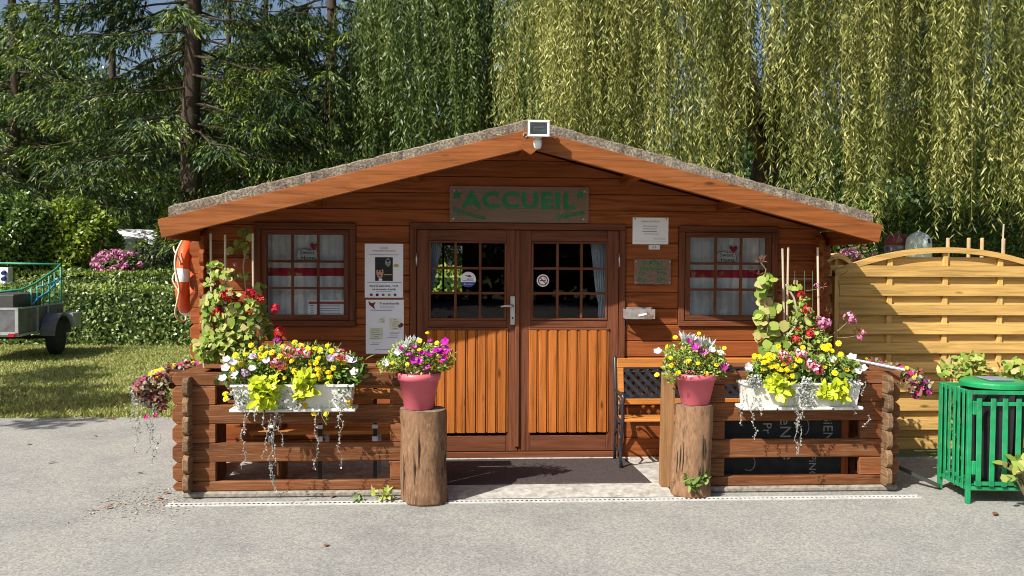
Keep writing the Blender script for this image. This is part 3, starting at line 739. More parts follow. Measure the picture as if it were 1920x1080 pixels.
for k, (a, b, g) in enumerate(((dx0 + dfr + 0.004, dmid - 0.003, gl_l), (dmid + 0.003, dx1 - dfr - 0.004, gl_r))):
    d = bpy.data.objects.new('door', None); link(d, cab)
    zb, zt = 0.11, dz1 - dfr - 0.005
    g0, g1 = g[0], g[1]
    zl = P(972, 612, y=0)[2]
    def B(n, mt, x0, x1, z0, z1, pr, ch=0.004, back=0.03): return box(n, mt, d, x0, x1, -pr, back, z0, z1, ch)
    B('stile', M['frame_z'], a, g0 - 0.018, zb, zt, 0.014); B('stile', M['frame_z'], g1 + 0.018, b, zb, zt, 0.014)
    B('rail', M['frame_x'], g0 - 0.018, g1 + 0.018, zg1 + 0.018, zt, 0.0138)
    B('rail', M['frame_x'], g0 - 0.018, g1 + 0.018, zl - 0.01, zg0 - 0.018, 0.0138)
    B('rail', M['frame_x'], g0 - 0.018, g1 + 0.018, zb, 0.245, 0.0138)
    for x0, x1, z0, z1 in ((g0 - 0.018, g1 + 0.018, zg1, zg1 + 0.018), (g0 - 0.018, g1 + 0.018, zg0 - 0.018, zg0)):
        B('glazing_bead', M['frame_x'], x0, x1, z0, z1, 0.021, 0.003, 0.0)
    for x0, x1 in ((g0 - 0.018, g0), (g1, g1 + 0.018)):
        B('glazing_bead', M['frame_z'], x0, x1, zg0, zg1, 0.0205, 0.003, 0.0)
    for i in (1, 2):
        xm = g0 + (g1 - g0) * i / 3; zm = zg0 + (zg1 - zg0) * i / 3
        B('muntin', M['frame_z'], xm - 0.0115, xm + 0.0115, zg0, zg1, 0.015, 0.003, 0.005)
        for j in range(3):
            xa = g0 + (g1 - g0) * j / 3 + (0.0115 if j else 0); xb = g0 + (g1 - g0) * (j + 1) / 3 - (0.0115 if j < 2 else 0)
            B('muntin', M['frame_x'], xa, xb, zm - 0.011, zm + 0.011, 0.0148, 0.003, 0.005)
    for i in range(3):
        for j in range(3):
            xa = g0 + (g1 - g0) * i / 3 + (0.0115 if i else 0); xb = g0 + (g1 - g0) * (i + 1) / 3 - (0.0115 if i < 2 else 0)
            za, zb2 = zg0 + (zg1 - zg0) * j / 3 + (0.011 if j else 0), zg0 + (zg1 - zg0) * (j + 1) / 3 - (0.011 if j < 2 else 0)
            e = random.uniform(-0.001, 0.001)
            MB().add([(xa, 0.002, za), (xb, 0.002 + e, za), (xb, 0.002 + e, zb2), (xa, 0.002, zb2)], [(0, 1, 2, 3)]).build('pane', M['dark_glass'], d)
    # lower boarded panel
    pa, pb = (g0 - 0.035, g1 + 0.035); zp0, zp1 = P(972, 812, y=-0.03)[2], P(972, 619, y=-0.03)[2]
    B('panel_rail', M['frame_x'], pa, pb, zp1, zp1 + 0.02, 0.032)
    nbd = 8; wv = (pb - pa) / nbd
    for i in range(nbd):
        x0 = pa + i * wv
        B('board', M['door_z'], x0 + 0.001, x0 + wv * 0.78, zp0, zp1 - 0.001, 0.030, 0.004)
        B('board', M['door_z'], x0 + wv * 0.78 + 0.001, x0 + wv - 0.001, zp0 + 0.004, zp1 - 0.001, 0.021, 0.003)
    if k == 0:
        box('meeting_strip', M['frame_z'], d, dmid - 0.032, dmid + 0.006, -0.034, -0.0145, 0.15, zt)
        hx = P(961, 580, y=-0.02)[0]; hz0, hz1 = P(961, 609, y=-0.02)[2], P(961, 555, y=-0.02)[2]
        hd = box('handle_plate', M['metal'], d, hx - 0.02, hx + 0.02, -0.0395, -0.0345, hz0, hz1, 0.003)
        hzz = P(950, 574, y=-0.05)[2]
        MB().tube([(hx, -0.035, hzz), (hx, -0.085, hzz), (hx - 0.02, -0.092, hzz + 0.003), (hx - 0.07, -0.092, hzz + 0.004), (hx - 0.105, -0.09, hzz - 0.006)], [0.011, 0.011, 0.011, 0.009, 0.008], 8).build('handle', M['metal'], d, smooth=True)
        MB().tube([(hx, -0.0385, hz0 + 0.06), (hx, -0.042, hz0 + 0.06)], 0.008, 10).build('keyhole', M['dark'], d)
    for zz in (P(972, 487, y=0)[2], 0.42):
        xh = dx0 + dfr + 0.002 if k == 0 else dx1 - dfr - 0.002
        MB().tube([(xh, -0.031, zz - 0.06), (xh, -0.031, zz + 0.06)], 0.009, 8).build('hinge', M['metal'], d, smooth=True)

# curtains inside the door glass
def side_curtain(u0, u1, ub0, ub1, v0, v1, lab, tie):
    y = 0.09
    t = thing('gingham_curtain', lab, 'curtain', P(u0, v0, y=y), 'gingham curtains')
    V = []; n = 24; rows = 14
    for r in range(rows + 1):
        f = r / rows; v = v0 + (v1 - v0) * f
        a = u0 + (ub0 - u0) * f; b = u1 + (ub1 - u1) * f
        if tie and 0.7 < f < 0.92: 
            kx = math.sin((f - 0.7) / 0.22 * math.pi) * 0.3; mid = (a + b) / 2; a += (mid - a) * kx; b += (mid - b) * kx
        for i in range(n + 1):
            p = P(a + (b - a) * i / n, v, y=y); V.append((p[0], y + 0.012 * math.sin(i * 1.3), p[2]))
    MB().add(V, [(r * (n + 1) + i, r * (n + 1) + i + 1, (r + 1) * (n + 1) + i + 1, (r + 1) * (n + 1) + i) for r in range(rows) for i in range(n)]).build('cloth', M['gingham'], t, smooth=True)
side_curtain(1107, 1136, 1122, 1136, 456, 598, 'blue gingham curtain tied back behind the panes beside the opening hours plaque', True)
side_curtain(806, 829, 806, 810, 456, 552, 'grey gingham curtain drawn to the edge behind the panes beside the posters', False)

# ---- stickers on the door panes
def disc_obj(name, mat, parent, c, r, y, n=28, sx=1.0):
    V = [(c[0] + r * math.cos(2 * math.pi * i / n) * sx, y, c[1] + r * math.sin(2 * math.pi * i / n)) for i in range(n)]
    V += [(p[0], y + 0.0012, p[2]) for p in V]
    return MB().add(V, [tuple(range(n)), tuple(range(2 * n - 1, n - 1, -1))] + [(i, (i + 1) % n, n + (i + 1) % n, n + i) for i in range(n)]).build(name, mat, parent)
c = P(878, 524, y=-0.017); st = thing('round_sticker', 'round white and blue sticker with a red bird on the door pane', 'sticker', c)
cc = (c[0], c[2]); R = 0.067
disc_obj('disc', M['white_paint'], st, cc, R, -0.0175)
pts = [(cc[0] + R * 0.99 * math.cos(a), cc[1] + R * 0.99 * math.sin(a)) for a in np.linspace(math.radians(200), math.radians(340), 16)]
MB().prism(pts, -0.0187, -0.0176).build('blue_band', M['ink_blue'], st)
MB().prism([(cc[0] - 0.03, cc[1] + 0.042), (cc[0] - 0.005, cc[1] + 0.034), (cc[0] + 0.012, cc[1] + 0.04), (cc[0] + 0.03, cc[1] + 0.026), (cc[0] + 0.008, cc[1] + 0.018), (cc[0] - 0.004, cc[1] + 0.024), (cc[0] - 0.022, cc[1] + 0.03)], -0.0188, -0.0177).build('bird', M['ink_maroon'], st)
text('ancv', 0.03, M['ink_blue'], st, cc[0] + 0.012, -0.0188, cc[1] + 0.004)
box('print_line', M['ink'], st, cc[0] - 0.045, cc[0] + 0.045, -0.0187, -0.0177, cc[1] - 0.014, cc[1] - 0.009, 0)
text('Bienvenue', 0.018, M['white_paint'], st, cc[0], -0.0195, cc[1] - 0.04)
c = P(1018, 526, y=-0.017); st = thing('no_smoking_sticker', 'round no smoking sticker with red ring on the door pane', 'sticker', c)
cc = (c[0], c[2]); R = 0.054
disc_obj('disc', M['white_paint'], st, cc, R, -0.0175)
MB().tube([(cc[0] + R * 0.72 * math.cos(a), -0.018, cc[1] + R * 0.72 * math.sin(a)) for a in np.linspace(0, 2 * math.pi, 25)], 0.0045, 5, False).build('ring', M['ink_maroon'], st)
MB().bar((cc[0] - R * 0.5, -0.0188, cc[1] + R * 0.5), (cc[0] + R * 0.5, -0.0188, cc[1] - R * 0.5), 0.002, 0.008, (0, 0, 1)).build('slash', M['ink_maroon'], st)
box('cigarette', M['ink_black'], st, cc[0] - 0.026, cc[0] + 0.024, -0.0186, -0.0177, cc[1] - 0.006, cc[1] + 0.003, 0)
MB().tube([(cc[0] + 0.016, -0.0183, cc[1] + 0.006), (cc[0] + 0.022, -0.0183, cc[1] + 0.014), (cc[0] + 0.012, -0.0183, cc[1] + 0.022)], 0.002, 5).build('smoke', M['ink'], st)

# ---- welcome sign
sx0, sx1, sz0, sz1 = rect(843, 350, 1104, 417, -0.03)
sg = thing('welcome_sign', 'smoked plexiglass sign with green letters reading ACCUEIL above the door', 'sign', ((sx0 + sx1) / 2, -0.03, sz0))
m_ = MB().box(sx0, sx1, -0.022, -0.017, sz0, sz1).mesh('panel'); tilt_s = math.radians(0.25)
obj('panel', m_, M['plexi'], sg)
W_ = sx1 - sx0; zc = P(970, 378, y=-0.025)[2]
xa, xb = rect(866, 360, 1079, 393, -0.025)[:2]
zt0, zt1 = rect(866, 360, 1079, 392, -0.025)[2:]
tm = text('ACCUEIL', 0.2, M['sign_green'], sg, 0, 0, 0, bold=0.007, spacing=1.14)
co = np.array([v.co[:] for v in tm.data.vertices])
S = Matrix.Translation(((xa + xb) / 2, -0.024, (zt0 + zt1) / 2)) @ Matrix.Diagonal(((xb - xa) / np.ptp(co[:, 0]), 1, (zt1 - zt0) / np.ptp(co[:, 2]), 1)) @ Matrix.Translation((-(co[:, 0].max() + co[:, 0].min()) / 2, 0, -(co[:, 2].max() + co[:, 2].min()) / 2))
tm.data.transform(S)
def star(u, v, r, y=-0.024):
    c = P(u, v, y=y); pts = []
    for i in range(10):
        a = math.pi / 2 + i * math.pi / 5; rr = r if i % 2 == 0 else r * 0.42
        pts.append((c[0] + rr * math.cos(a), c[2] + rr * math.sin(a)))
    MB().prism(pts, -0.0245, -0.0228).build('star', M['sign_green'], sg)
star(857, 366, 0.047); star(1088, 366, 0.047)
p = P(880, 401, y=-0.024); text('Bienvenue', 0.068, M['sign_green'], sg, p[0], -0.0235, p[2], tilt=math.radians(14), bold=0.002)
p = P(1069, 403, y=-0.024); text('Welcome', 0.062, M['sign_green'], sg, p[0], -0.0235, p[2], tilt=math.radians(-13), bold=0.002)
for u, v in ((851, 357), (1096, 359), (850, 410), (1094, 411)):
    c = P(u, v, y=-0.024); MB().tube([(c[0], -0.017, c[2]), (c[0], -0.026, c[2])], 0.009, 10).build('screw', M['metal'], sg)

# ---- floodlight with motion sensor
fc = P(1009, 243, y=-0.95)
fl = thing('floodlight', 'white floodlight with motion sensor at the peak of the roof', 'lamp', (fc[0], -0.93, fc[2]))
w_, h_ = 0.078, 0.058
MB().add([(fc[0] - w_, -1.0, fc[2] - h_), (fc[0] + w_, -1.0, fc[2] - h_), (fc[0] + w_, -1.0, fc[2] + h_), (fc[0] - w_, -1.0, fc[2] + h_),
          (fc[0] - w_ * 0.65, -0.915, fc[2] - h_ * 0.6), (fc[0] + w_ * 0.65, -0.915, fc[2] - h_ * 0.6), (fc[0] + w_ * 0.65, -0.915, fc[2] + h_ * 0.6), (fc[0] - w_ * 0.65, -0.915, fc[2] + h_ * 0.6)],
         [(4, 5, 6, 7), (0, 1, 5, 4), (1, 2, 6, 5), (2, 3, 7, 6), (3, 0, 4, 7)]).build('lamp_housing', M['white_plastic'], fl)
rim = 0.014
for a, b, c_, d_ in ((-w_ - 0.004, w_ + 0.004, h_ - rim, h_ + 0.004), (-w_ - 0.004, w_ + 0.004, -h_ - 0.004, -h_ + rim), (-w_ - 0.004, -w_ + rim, -h_ + rim, h_ - rim), (w_ - rim, w_ + 0.004, -h_ + rim, h_ - rim)):
    box('rim', M['white_plastic'], fl, fc[0] + a, fc[0] + b, -1.014, -0.999, fc[2] + c_, fc[2] + d_, 0.003)
MB().add([(fc[0] - w_ + rim, -0.998, fc[2] - h_ + rim), (fc[0] + w_ - rim, -0.998, fc[2] - h_ + rim), (fc[0] + w_ - rim, -0.998, fc[2] + h_ - rim), (fc[0] - w_ + rim, -0.998, fc[2] + h_ - rim),
          (fc[0] - w_ * 0.5, -0.968, fc[2] - h_ * 0.2), (fc[0] + w_ * 0.5, -0.968, fc[2] - h_ * 0.2), (fc[0] + w_ * 0.5, -0.968, fc[2] + h_ * 0.45), (fc[0] - w_ * 0.5, -0.968, fc[2] + h_ * 0.45)],
         [(4, 5, 6, 7), (0, 1, 5, 4), (1, 2, 6, 5), (2, 3, 7, 6), (3, 0, 4, 7)]).build('reflector', M['reflector'], fl)
MB().add([(fc[0] - w_ + rim, -1.006, fc[2] - h_ + rim), (fc[0] + w_ - rim, -1.006, fc[2] - h_ + rim), (fc[0] + w_ - rim, -1.006, fc[2] + h_ - rim), (fc[0] - w_ + rim, -1.006, fc[2] + h_ - rim)], [(0, 1, 2, 3)]).build('lamp_glass', M['lamp_glass'], fl)
MB().tube([(fc[0] - 0.035, -0.984, fc[2] + 0.012), (fc[0] + 0.035, -0.984, fc[2] + 0.012)], 0.007, 8).build('bulb', M['white_paint'], fl)
MB().tube([(fc[0] - 0.005, -0.93, fc[2] - 0.05), (fc[0] - 0.005, -0.93, fc[2] - 0.075)], 0.014, 10).build('stalk', M['white_plastic'], fl)
MB().lathe([(0.02, 0.0), (0.03, -0.004), (0.031, -0.03), (0.03, -0.05), (0.022, -0.068), (0.008, -0.074)], 16, (fc[0] - 0.002, -0.935, fc[2] - 0.072)).build('sensor', M['white_plastic'], fl, smooth=True)
box('bracket', M['white_plastic'], fl, fc[0] - 0.03, fc[0] + 0.03, -0.915, -0.8855, fc[2] - 0.06, fc[2] + 0.03, 0.003)
for sgn, u, v in ((-1, 985, 258), (1, 1036, 257)):
    c = P(u, v, y=-0.87)
    t = thing('screw_eye', 'small steel screw eye on the fascia ' + ('just off the sloping board facing the posters side' if sgn < 0 else 'beside the shadow of the floodlight'), 'hook', c)
    MB().tube([(c[0], -0.8605, c[2]), (c[0], -0.885, c[2])] + [(c[0] + 0.016 * math.sin(a), -0.89, c[2] + 0.016 - 0.016 * math.cos(a)) for a in np.linspace(0, 5.2, 10)], 0.005, 6).build('ring', M['rusty'], t)

# ================================================================== THINGS ON THE WALL
def lines(parent, x0, x1, zs, h, y, mat='ink', name='print_line', jit=0.0):
    for z in zs:
        a = x0 + random.uniform(0, jit); b = x1 - random.uniform(0, jit)
        box(name, M[mat], parent, a, b, y - 0.0009, y, z - h / 2, z + h / 2, 0)
YP = -0.004
def sheet(name, label, cat, u0, v0, u1, v1, tilt=0.0, group=None):
    x0, x1, z0, z1 = rect(u0, v0, u1, v1, 0.0)
    t = thing(name, label, cat, ((x0 + x1) / 2, -0.003, z0), group)
    n = 10; V = []
    for i in range(n + 1):
        for j in range(n + 1):
            V.append((x0 + (x1 - x0) * i / n + tilt * j / n, -0.004 - 0.0, z0 + (z1 - z0) * j / n))
    V2 = [(a, -0.0015, c) for a, b, c in V]
    F1 = [(i * (n + 1) + j, (i + 1) * (n + 1) + j, (i + 1) * (n + 1) + j + 1, i * (n + 1) + j + 1) for i in range(n) for j in range(n)]
    MB().add(V, F1).add(V2, F1).build('paper', M['paper'], t)
    return t, x0, x1, z0, z1
t, x0, x1, z0, z1 = sheet('poster', 'white poster with a dark portrait photo, upper of the two beside the door', 'poster', 684, 457, 756, 558, group='posters by the door')
W_, H_ = x1 - x0, z1 - z0; y = -0.0045
text('Samedi', 0.022, M['ink'], t, (x0 + x1) / 2, y, z1 - 0.035)
lines(t, x0 + W_ * 0.2, x1 - W_ * 0.2, [z1 - 0.062], 0.006, y, 'ink_red'); lines(t, x0 + W_ * 0.12, x1 - W_ * 0.12, [z1 - 0.095], 0.004, y)
px0, px1, pz0, pz1 = x0 + W_ * 0.27, x0 + W_ * 0.73, z0 + H_ * 0.31, z0 + H_ * 0.75
ph = box('photo', M['ink_black'], t, px0, px1, y - 0.001, y, pz0, pz1, 0)
def ell(cx, cz, rx, rz, yy, mat, name='print_shape', a0=0, a1=2 * math.pi, n=18):
    pts = [(cx + rx * math.cos(a), cz + rz * math.sin(a)) for a in np.linspace(a0, a1, n, endpoint=a1 < 6)]
    MB().prism(pts, yy - 0.0004, yy).build(name, M[mat], ph)
pw = px1 - px0
ell(px0 + pw * 0.27, pz0 + 0.075, pw * 0.2, 0.055, y - 0.0012, 'skin'); ell(px0 + pw * 0.25, pz0 + 0.115, pw * 0.21, 0.025, y - 0.0018, 'ink_black')
ell(px0 + pw * 0.19, pz0 + 0.083, pw * 0.05, 0.006, y - 0.0018, 'ink_black'); ell(px0 + pw * 0.35, pz0 + 0.083, pw * 0.05, 0.006, y - 0.0018, 'ink_black')
ell(px0 + pw * 0.26, pz0 + 0.045, pw * 0.08, 0.005, y - 0.0018, 'ink_maroon')
ell(px0 + pw * 0.72, pz1 - 0.045, pw * 0.15, 0.035, y - 0.0012, 'ink_grey'); ell(px0 + pw * 0.72, pz1 - 0.03, pw * 0.1, 0.009, y - 0.0018, 'ink_black')
box('print_line', M['ink_gold'], ph, px0 + pw * 0.5, px1 - 0.008, y - 0.0019, y - 0.0012, pz0 + 0.05, pz0 + 0.058, 0)
box('print_line', M['paper'], ph, px0 + pw * 0.2, px0 + pw * 0.4, y - 0.0019, y - 0.0012, pz0 + 0.002, pz0 + 0.02, 0)
MB().prism([(x1 - 0.06 + 0.024 * math.cos(a), z0 + H_ * 0.595 + 0.014 * math.sin(a)) for a in np.linspace(0, 6.2, 12)], y - 0.001, y).build('gold_mark', M['ink_gold'], t)
lines(t, x0 + W_ * 0.06, x1 - W_ * 0.04, [z0 + H_ * 0.285], 0.004, y)
text('Mardi 25 juillet 2016 - 17h15', 0.021, M['ink_black'], t, (x0 + x1) / 2, y, z0 + H_ * 0.215, bold=0.0005)
text('rue du marais à Loeuilly', 0.021, M['ink_black'], t, (x0 + x1) / 2, y, z0 + H_ * 0.155, bold=0.0005)
lines(t, x0 + W_ * 0.3, x1 - W_ * 0.3, [z0 + H_ * 0.118], 0.003, y)
for i, mt in enumerate(('ink_maroon', 'ink_black', 'ink', 'ink_green', 'ink_blue')):
    xx = x0 + W_ * (0.17 + 0.155 * i); box('emblem', M[mt], t, xx - 0.011, xx + 0.011, y - 0.001, y, z0 + H_ * 0.03, z0 + H_ * 0.075, 0)
t, x0, x1, z0, z1 = sheet('poster', 'white programme sheet with pale yellow blocks, lower of the two beside the door', 'poster', 686, 562, 757, 663, group='posters by the door')
W_, H_ = x1 - x0, z1 - z0
text('Transinfusenlly', 0.028, M['ink'], t, x0 + W_ * 0.62, y, z1 - 0.032, bold=0.0005)
MB().prism([(x0 + 0.02, z1 - 0.01), (x0 + 0.05, z1 - 0.03), (x0 + 0.085, z1 - 0.02), (x0 + 0.07, z1 - 0.05), (x0 + 0.08, z1 - 0.085), (x0 + 0.05, z1 - 0.06), (x0 + 0.03, z1 - 0.045)], y - 0.001, y).build('print_shape', M['ink_maroon'], t)
MB().prism([(x1 - 0.05, z0 + H_ * 0.52), (x1 - 0.02, z0 + H_ * 0.58), (x1 + 0.0, z0 + H_ * 0.54), (x1 - 0.015, z0 + H_ * 0.49), (x1 - 0.04, z0 + H_ * 0.48)], y - 0.001, y).build('print_shape', M['ink_maroon'], t)
lines(t, x0 + W_ * 0.38, x1 - W_ * 0.25, [z1 - 0.055, z1 - 0.07], 0.003, y); lines(t, x0 + 0.04, x1 - 0.1, [z1 - 0.09], 0.005, y)
for bx0, bx1, bz0, bz1 in ((0.34, 0.5, 0.57, 0.67), (0.62, 0.93, 0.44, 0.66), (0.1, 0.45, 0.26, 0.48)):
    box('print_block', M['ink_yellow'], t, x0 + W_ * bx0, x0 + W_ * bx1, y - 0.0006, y, z0 + H_ * bz0, z0 + H_ * bz1, 0)
    lines(t, x0 + W_ * (bx0 + 0.03), x0 + W_ * (bx1 - 0.03), np.arange(z0 + H_ * bz0 + 0.012, z0 + H_ * bz1 - 0.005, 0.016), 0.003, y - 0.0008, jit=0.03)
lines(t, x0 + W_ * 0.55, x1 - W_ * 0.08, [z0 + H_ * a for a in (0.4, 0.375, 0.33, 0.3)], 0.003, y, jit=0.03)
lines(t, x0 + W_ * 0.12, x0 + W_ * 0.4, [z0 + H_ * a for a in (0.2, 0.17)], 0.003, y, jit=0.03); lines(t, x0 + W_ * 0.25, x1 - W_ * 0.25, [z0 + H_ * 0.08], 0.003, y)
t, x0, x1, z0, z1 = sheet('notice', 'white notice sheet pinned above the opening hours plaque', 'notice', 1186, 408, 1253, 458)
W_, H_ = x1 - x0, z1 - z0
text('CAMPING DE LOEUILLY', 0.0165, M['ink_black'], t, (x0 + x1) / 2, y, z1 - 0.035)
lines(t, x0 + W_ * 0.27, x1 - W_ * 0.27, [z0 + H_ * a for a in (0.68, 0.575, 0.48, 0.385)], 0.0045, y, jit=0.02)
lines(t, x0 + W_ * 0.58, x1 - W_ * 0.08, [z0 + H_ * 0.2], 0.004, y); lines(t, x0 + W_ * 0.04, x1 - W_ * 0.04, [z0 + H_ * 0.12], 0.002, y)
for a in (0.02, W_ - 0.02): MB().tube([(x0 + a, -0.004, z1 - 0.012), (x0 + a, -0.009, z1 - 0.012)], 0.006, 8).build('pin', M['ink_black'], t)
x0, x1, z0, z1 = rect(1216, 459, 1237, 468, 0.0)
t = thing('number_plate', 'tiny white plate numbered 03 under the notice sheet', 'plate', ((x0 + x1) / 2, 0, z0))
box('plate', M['white_plastic'], t, x0, x1, -0.012, -0.001, z0, z1, 0.003); text('03', 0.035, M['ink_black'], t, (x0 + x1) / 2, -0.0125, (z0 + z1) / 2)
x0, x1, z0, z1 = rect(1189, 486, 1258, 533, -0.015)
t = thing('hours_plaque', 'clear plexiglass plaque with green opening hours between door and window', 'sign', ((x0 + x1) / 2, 0, z0))
box('panel', M['plexi'], t, x0, x1, -0.02, -0.016, z0, z1, 0)
H_ = z1 - z0; xm = (x0 + x1) / 2
text('OUVERT', 0.05, M['sign_green'], t, xm, -0.0215, z1 - 0.035, bold=0.001); text('Tous les jours', 0.042, M['sign_green'], t, xm, -0.0215, z0 + H_ * 0.63, bold=0.001)
text('9 h    -   11 h', 0.046, M['sign_green'], t, xm - 0.01, -0.0215, z0 + H_ * 0.42, bold=0.001); text('17 h   -   20 h', 0.046, M['sign_green'], t, xm - 0.01, -0.0215, z0 + H_ * 0.18, bold=0.001)
for a in (x0 + 0.015, x1 - 0.015):
    for b in (z0 + 0.015, z1 - 0.02): MB().tube([(a, -0.016, b), (a, -0.024, b)], 0.007, 10).build('screw', M['metal'], t)
# wall ashtray
x0, x1, z0, z1 = rect(1173, 580, 1228, 598, -0.14)
t = thing('wall_ashtray', 'small worn metal ashtray box screwed to the wall by the door', 'ashtray', ((x0 + x1) / 2, -0.1, z0))
for a in ((x0, x1, -0.15, -0.146, z0, z1), (x0, x0 + 0.004, -0.1455, -0.012, z0, z1), (x1 - 0.004, x1, -0.1455, -0.012, z0, z1), (x0 + 0.0045, x1 - 0.0045, -0.1455, -0.012, z0, z0 + 0.004), (x0, x1, -0.0115, -0.0005, z0 - 0.02, z1 + 0.01)):
    box('tray_side', M['rusty'], t, *a, 0.0008)
MB().bar((x0 + 0.11, -0.153, z0 + 0.03), (x0 + 0.18, -0.153, z0 + 0.045), 0.003, 0.018).build('label_strip', M['white_paint'], t)
MB().tube([(x0 + 0.03, -0.13, z0), (x0 + 0.03, -0.02, z0 - 0.09)], 0.007, 6).build('brace', M['iron'], t)

# ---- lifebuoy hung edge-on at the corner of the cabin
lc = np.array([-2.405, 0.30, 1.632])
lb = thing('lifebuoy', 'orange lifebuoy with white bands and rope hung edge-on at the cabin corner', 'lifebuoy', lc)
def torus(R, r1, r2, a0, a1, n, m=14):
    V = []; 
    for i in range(n + 1):
        a = a0 + (a1 - a0) * i / n
        for j in range(m):
            b = 2 * math.pi * j / m
            V.append((r2 * math.sin(b), (R + r1 * math.cos(b)) * math.cos(a), (R + r1 * math.cos(b)) * math.sin(a)))
    return V, [(i * m + j, i * m + (j + 1) % m, (i + 1) * m + (j + 1) % m, (i + 1) * m + j) for i in range(n) for j in range(m)]
RB = Matrix.Rotation(math.radians(8), 4, 'Z') @ Matrix.Rotation(math.radians(3), 4, 'Y')
def tl(mb): mb.v = [tuple(Vector(lc) + RB @ Vector(p)) for p in mb.v]; return mb
tl(MB().add(*torus(0.30, 0.066, 0.058, 0, 2 * math.pi, 56))).build('ring', M['orange'], lb, smooth=True)
for ac in (20, 105, 180, 255):
    tl(MB().add(*torus(0.30, 0.0675, 0.0595, math.radians(ac - 9), math.radians(ac + 9), 6))).build('band', M['white_paint'], lb, smooth=True)
pts = []
for a in np.linspace(0, 2 * math.pi, 60):
    sag = 0.02 + 0.035 * abs(math.sin(a * 2 - 0.5)); pts.append((-0.03 - 0.02 * math.sin(5 * a), (0.37 + sag) * math.cos(a), (0.37 + sag) * math.sin(a)))
tl(MB().tube(pts, 0.009, 6)).build('grab_rope', M['rope'], lb, smooth=True)
pts = [(-0.045 - 0.03 * math.cos(t_ * 1.3), -0.345 - 0.03 * math.sin(t_ * 1.1) * (1 if t_ < 5 else 0.3), 0.24 - t_ * 0.055) for t_ in np.linspace(0, 8, 60)]
tl(MB().tube(pts, 0.007, 6)).build('loose_rope', M['rope'], lb, smooth=True)
MB().tube([(-2.23, 0.3, 1.9), (-2.34, 0.3, 1.9), (-2.37, 0.3, 1.93)], 0.01, 6).build('hook', M['iron'], lb)

# ================================================================== PORCH RAILINGS
RYC = -0.98; TH = 0.045
def rail_log(parent, x0, x1, z0, z1, c0, c1, mat, plane='xz', pos=None, name='log'):
    ch = 0.03
    poly = ([(x0, z0 + ch), (x0 + ch, z0)] if c0 else [(x0, z0)]) + ([(x1 - ch, z0), (x1, z0 + ch), (x1, z1 - ch), (x1 - ch, z1)] if c1 else [(x1, z0), (x1, z1)]) + ([(x0 + ch, z1), (x0, z1 - ch)] if c0 else [(x0, z1)])
    m_ = MB().prism(poly, pos - TH / 2, pos + TH / 2, plane).mesh(name)
    bm = bmesh.new(); bm.from_mesh(m_); bmesh.ops.bevel(bm, geom=list(bm.edges), offset=0.005, segments=1, affect='EDGES'); bm.to_mesh(m_); bm.free()
    o = obj(name, m_, mat, parent); o.rotation_euler = (0, 0, 0)
    return o
def railing(label, xc, xin, sgn):
    """front run from the corner xc to the inner end xin, and the side run back to the wall"""
    t = thing('log_railing', label, 'railing', (xc, RYC, 0), 'porch log railings')
    out = xc - sgn * 0.125           # protruding end beyond the corner
    for k_ in range(7):
        z0 = 0.12 + 0.142 * (k_ - 1) if k_ else 0.046; z1 = 0.12 + 0.142 * k_ if k_ < 6 else 0.93
        z0 += 0.0015; z1 -= 0.0015
        if k_ % 2 == 0:
            a, b = sorted((out, xin)); rail_log(t, a, b, z0, z1, a == out, b == out, M['rail_x'], pos=RYC)
        else:
            a, b = sorted((out, xc + sgn * 0.19)); rail_log(t, a, b, z0, z1, a == out, b == out, M['rail_x'], pos=RYC, name='spacer_log')
            a, b = sorted((xin, xin - sgn * 0.16)); rail_log(t, a, b, z0, z1, False, False, M['rail_x'], pos=RYC, name='spacer_log')
    for k_ in range(6):
        z0 = 0.05 + 0.142 * k_ + (0.0 if k_ else 0.0); z1 = z0 + 0.142
        if k_ % 2 == 0 or True:
            y1 = -0.12 if k_ % 2 == 0 else RYC + 0.16
            m2 = rail_log(t, RYC - 0.125, y1, z0 + 0.0015, z1 - 0.0015, True, False, M['rail_side'], plane='yz', pos=xc)
    box('cap_board', M['rail_y'], t, xc - 0.09, xc + 0.09, RYC + 0.05, -0.13, 0.905, 0.925, 0.003)
    box('cap_board', M['rail_x'], t, min(xc + sgn * 0.10, xin), max(xc + sgn * 0.10, xin), RYC + 0.03, RYC + 0.19, 0.952, 0.972, 0.003)
    return t
RLX, RRX = -2.0, 3.275
railing('brown log railing with white flower box, corner under the lifebuoy', RLX, -0.37, 1)
railing('brown log railing with white flower box, corner beside the green litter bin', RRX, 1.86, -1)
# loose upright post
pb, pt = P(1248, 922, y=-0.90), P(1253, 699, y=-0.90)
pst = MB().bar((pb[0], -0.90, 0.03), (pt[0], -0.90, 0.905), 0.09, 0.09, up=(0, 1, 0)).build('porch_post', M['post_z'])
tag(pst, 'upright square brown wooden post behind the stump with the second pink pot', 'post')

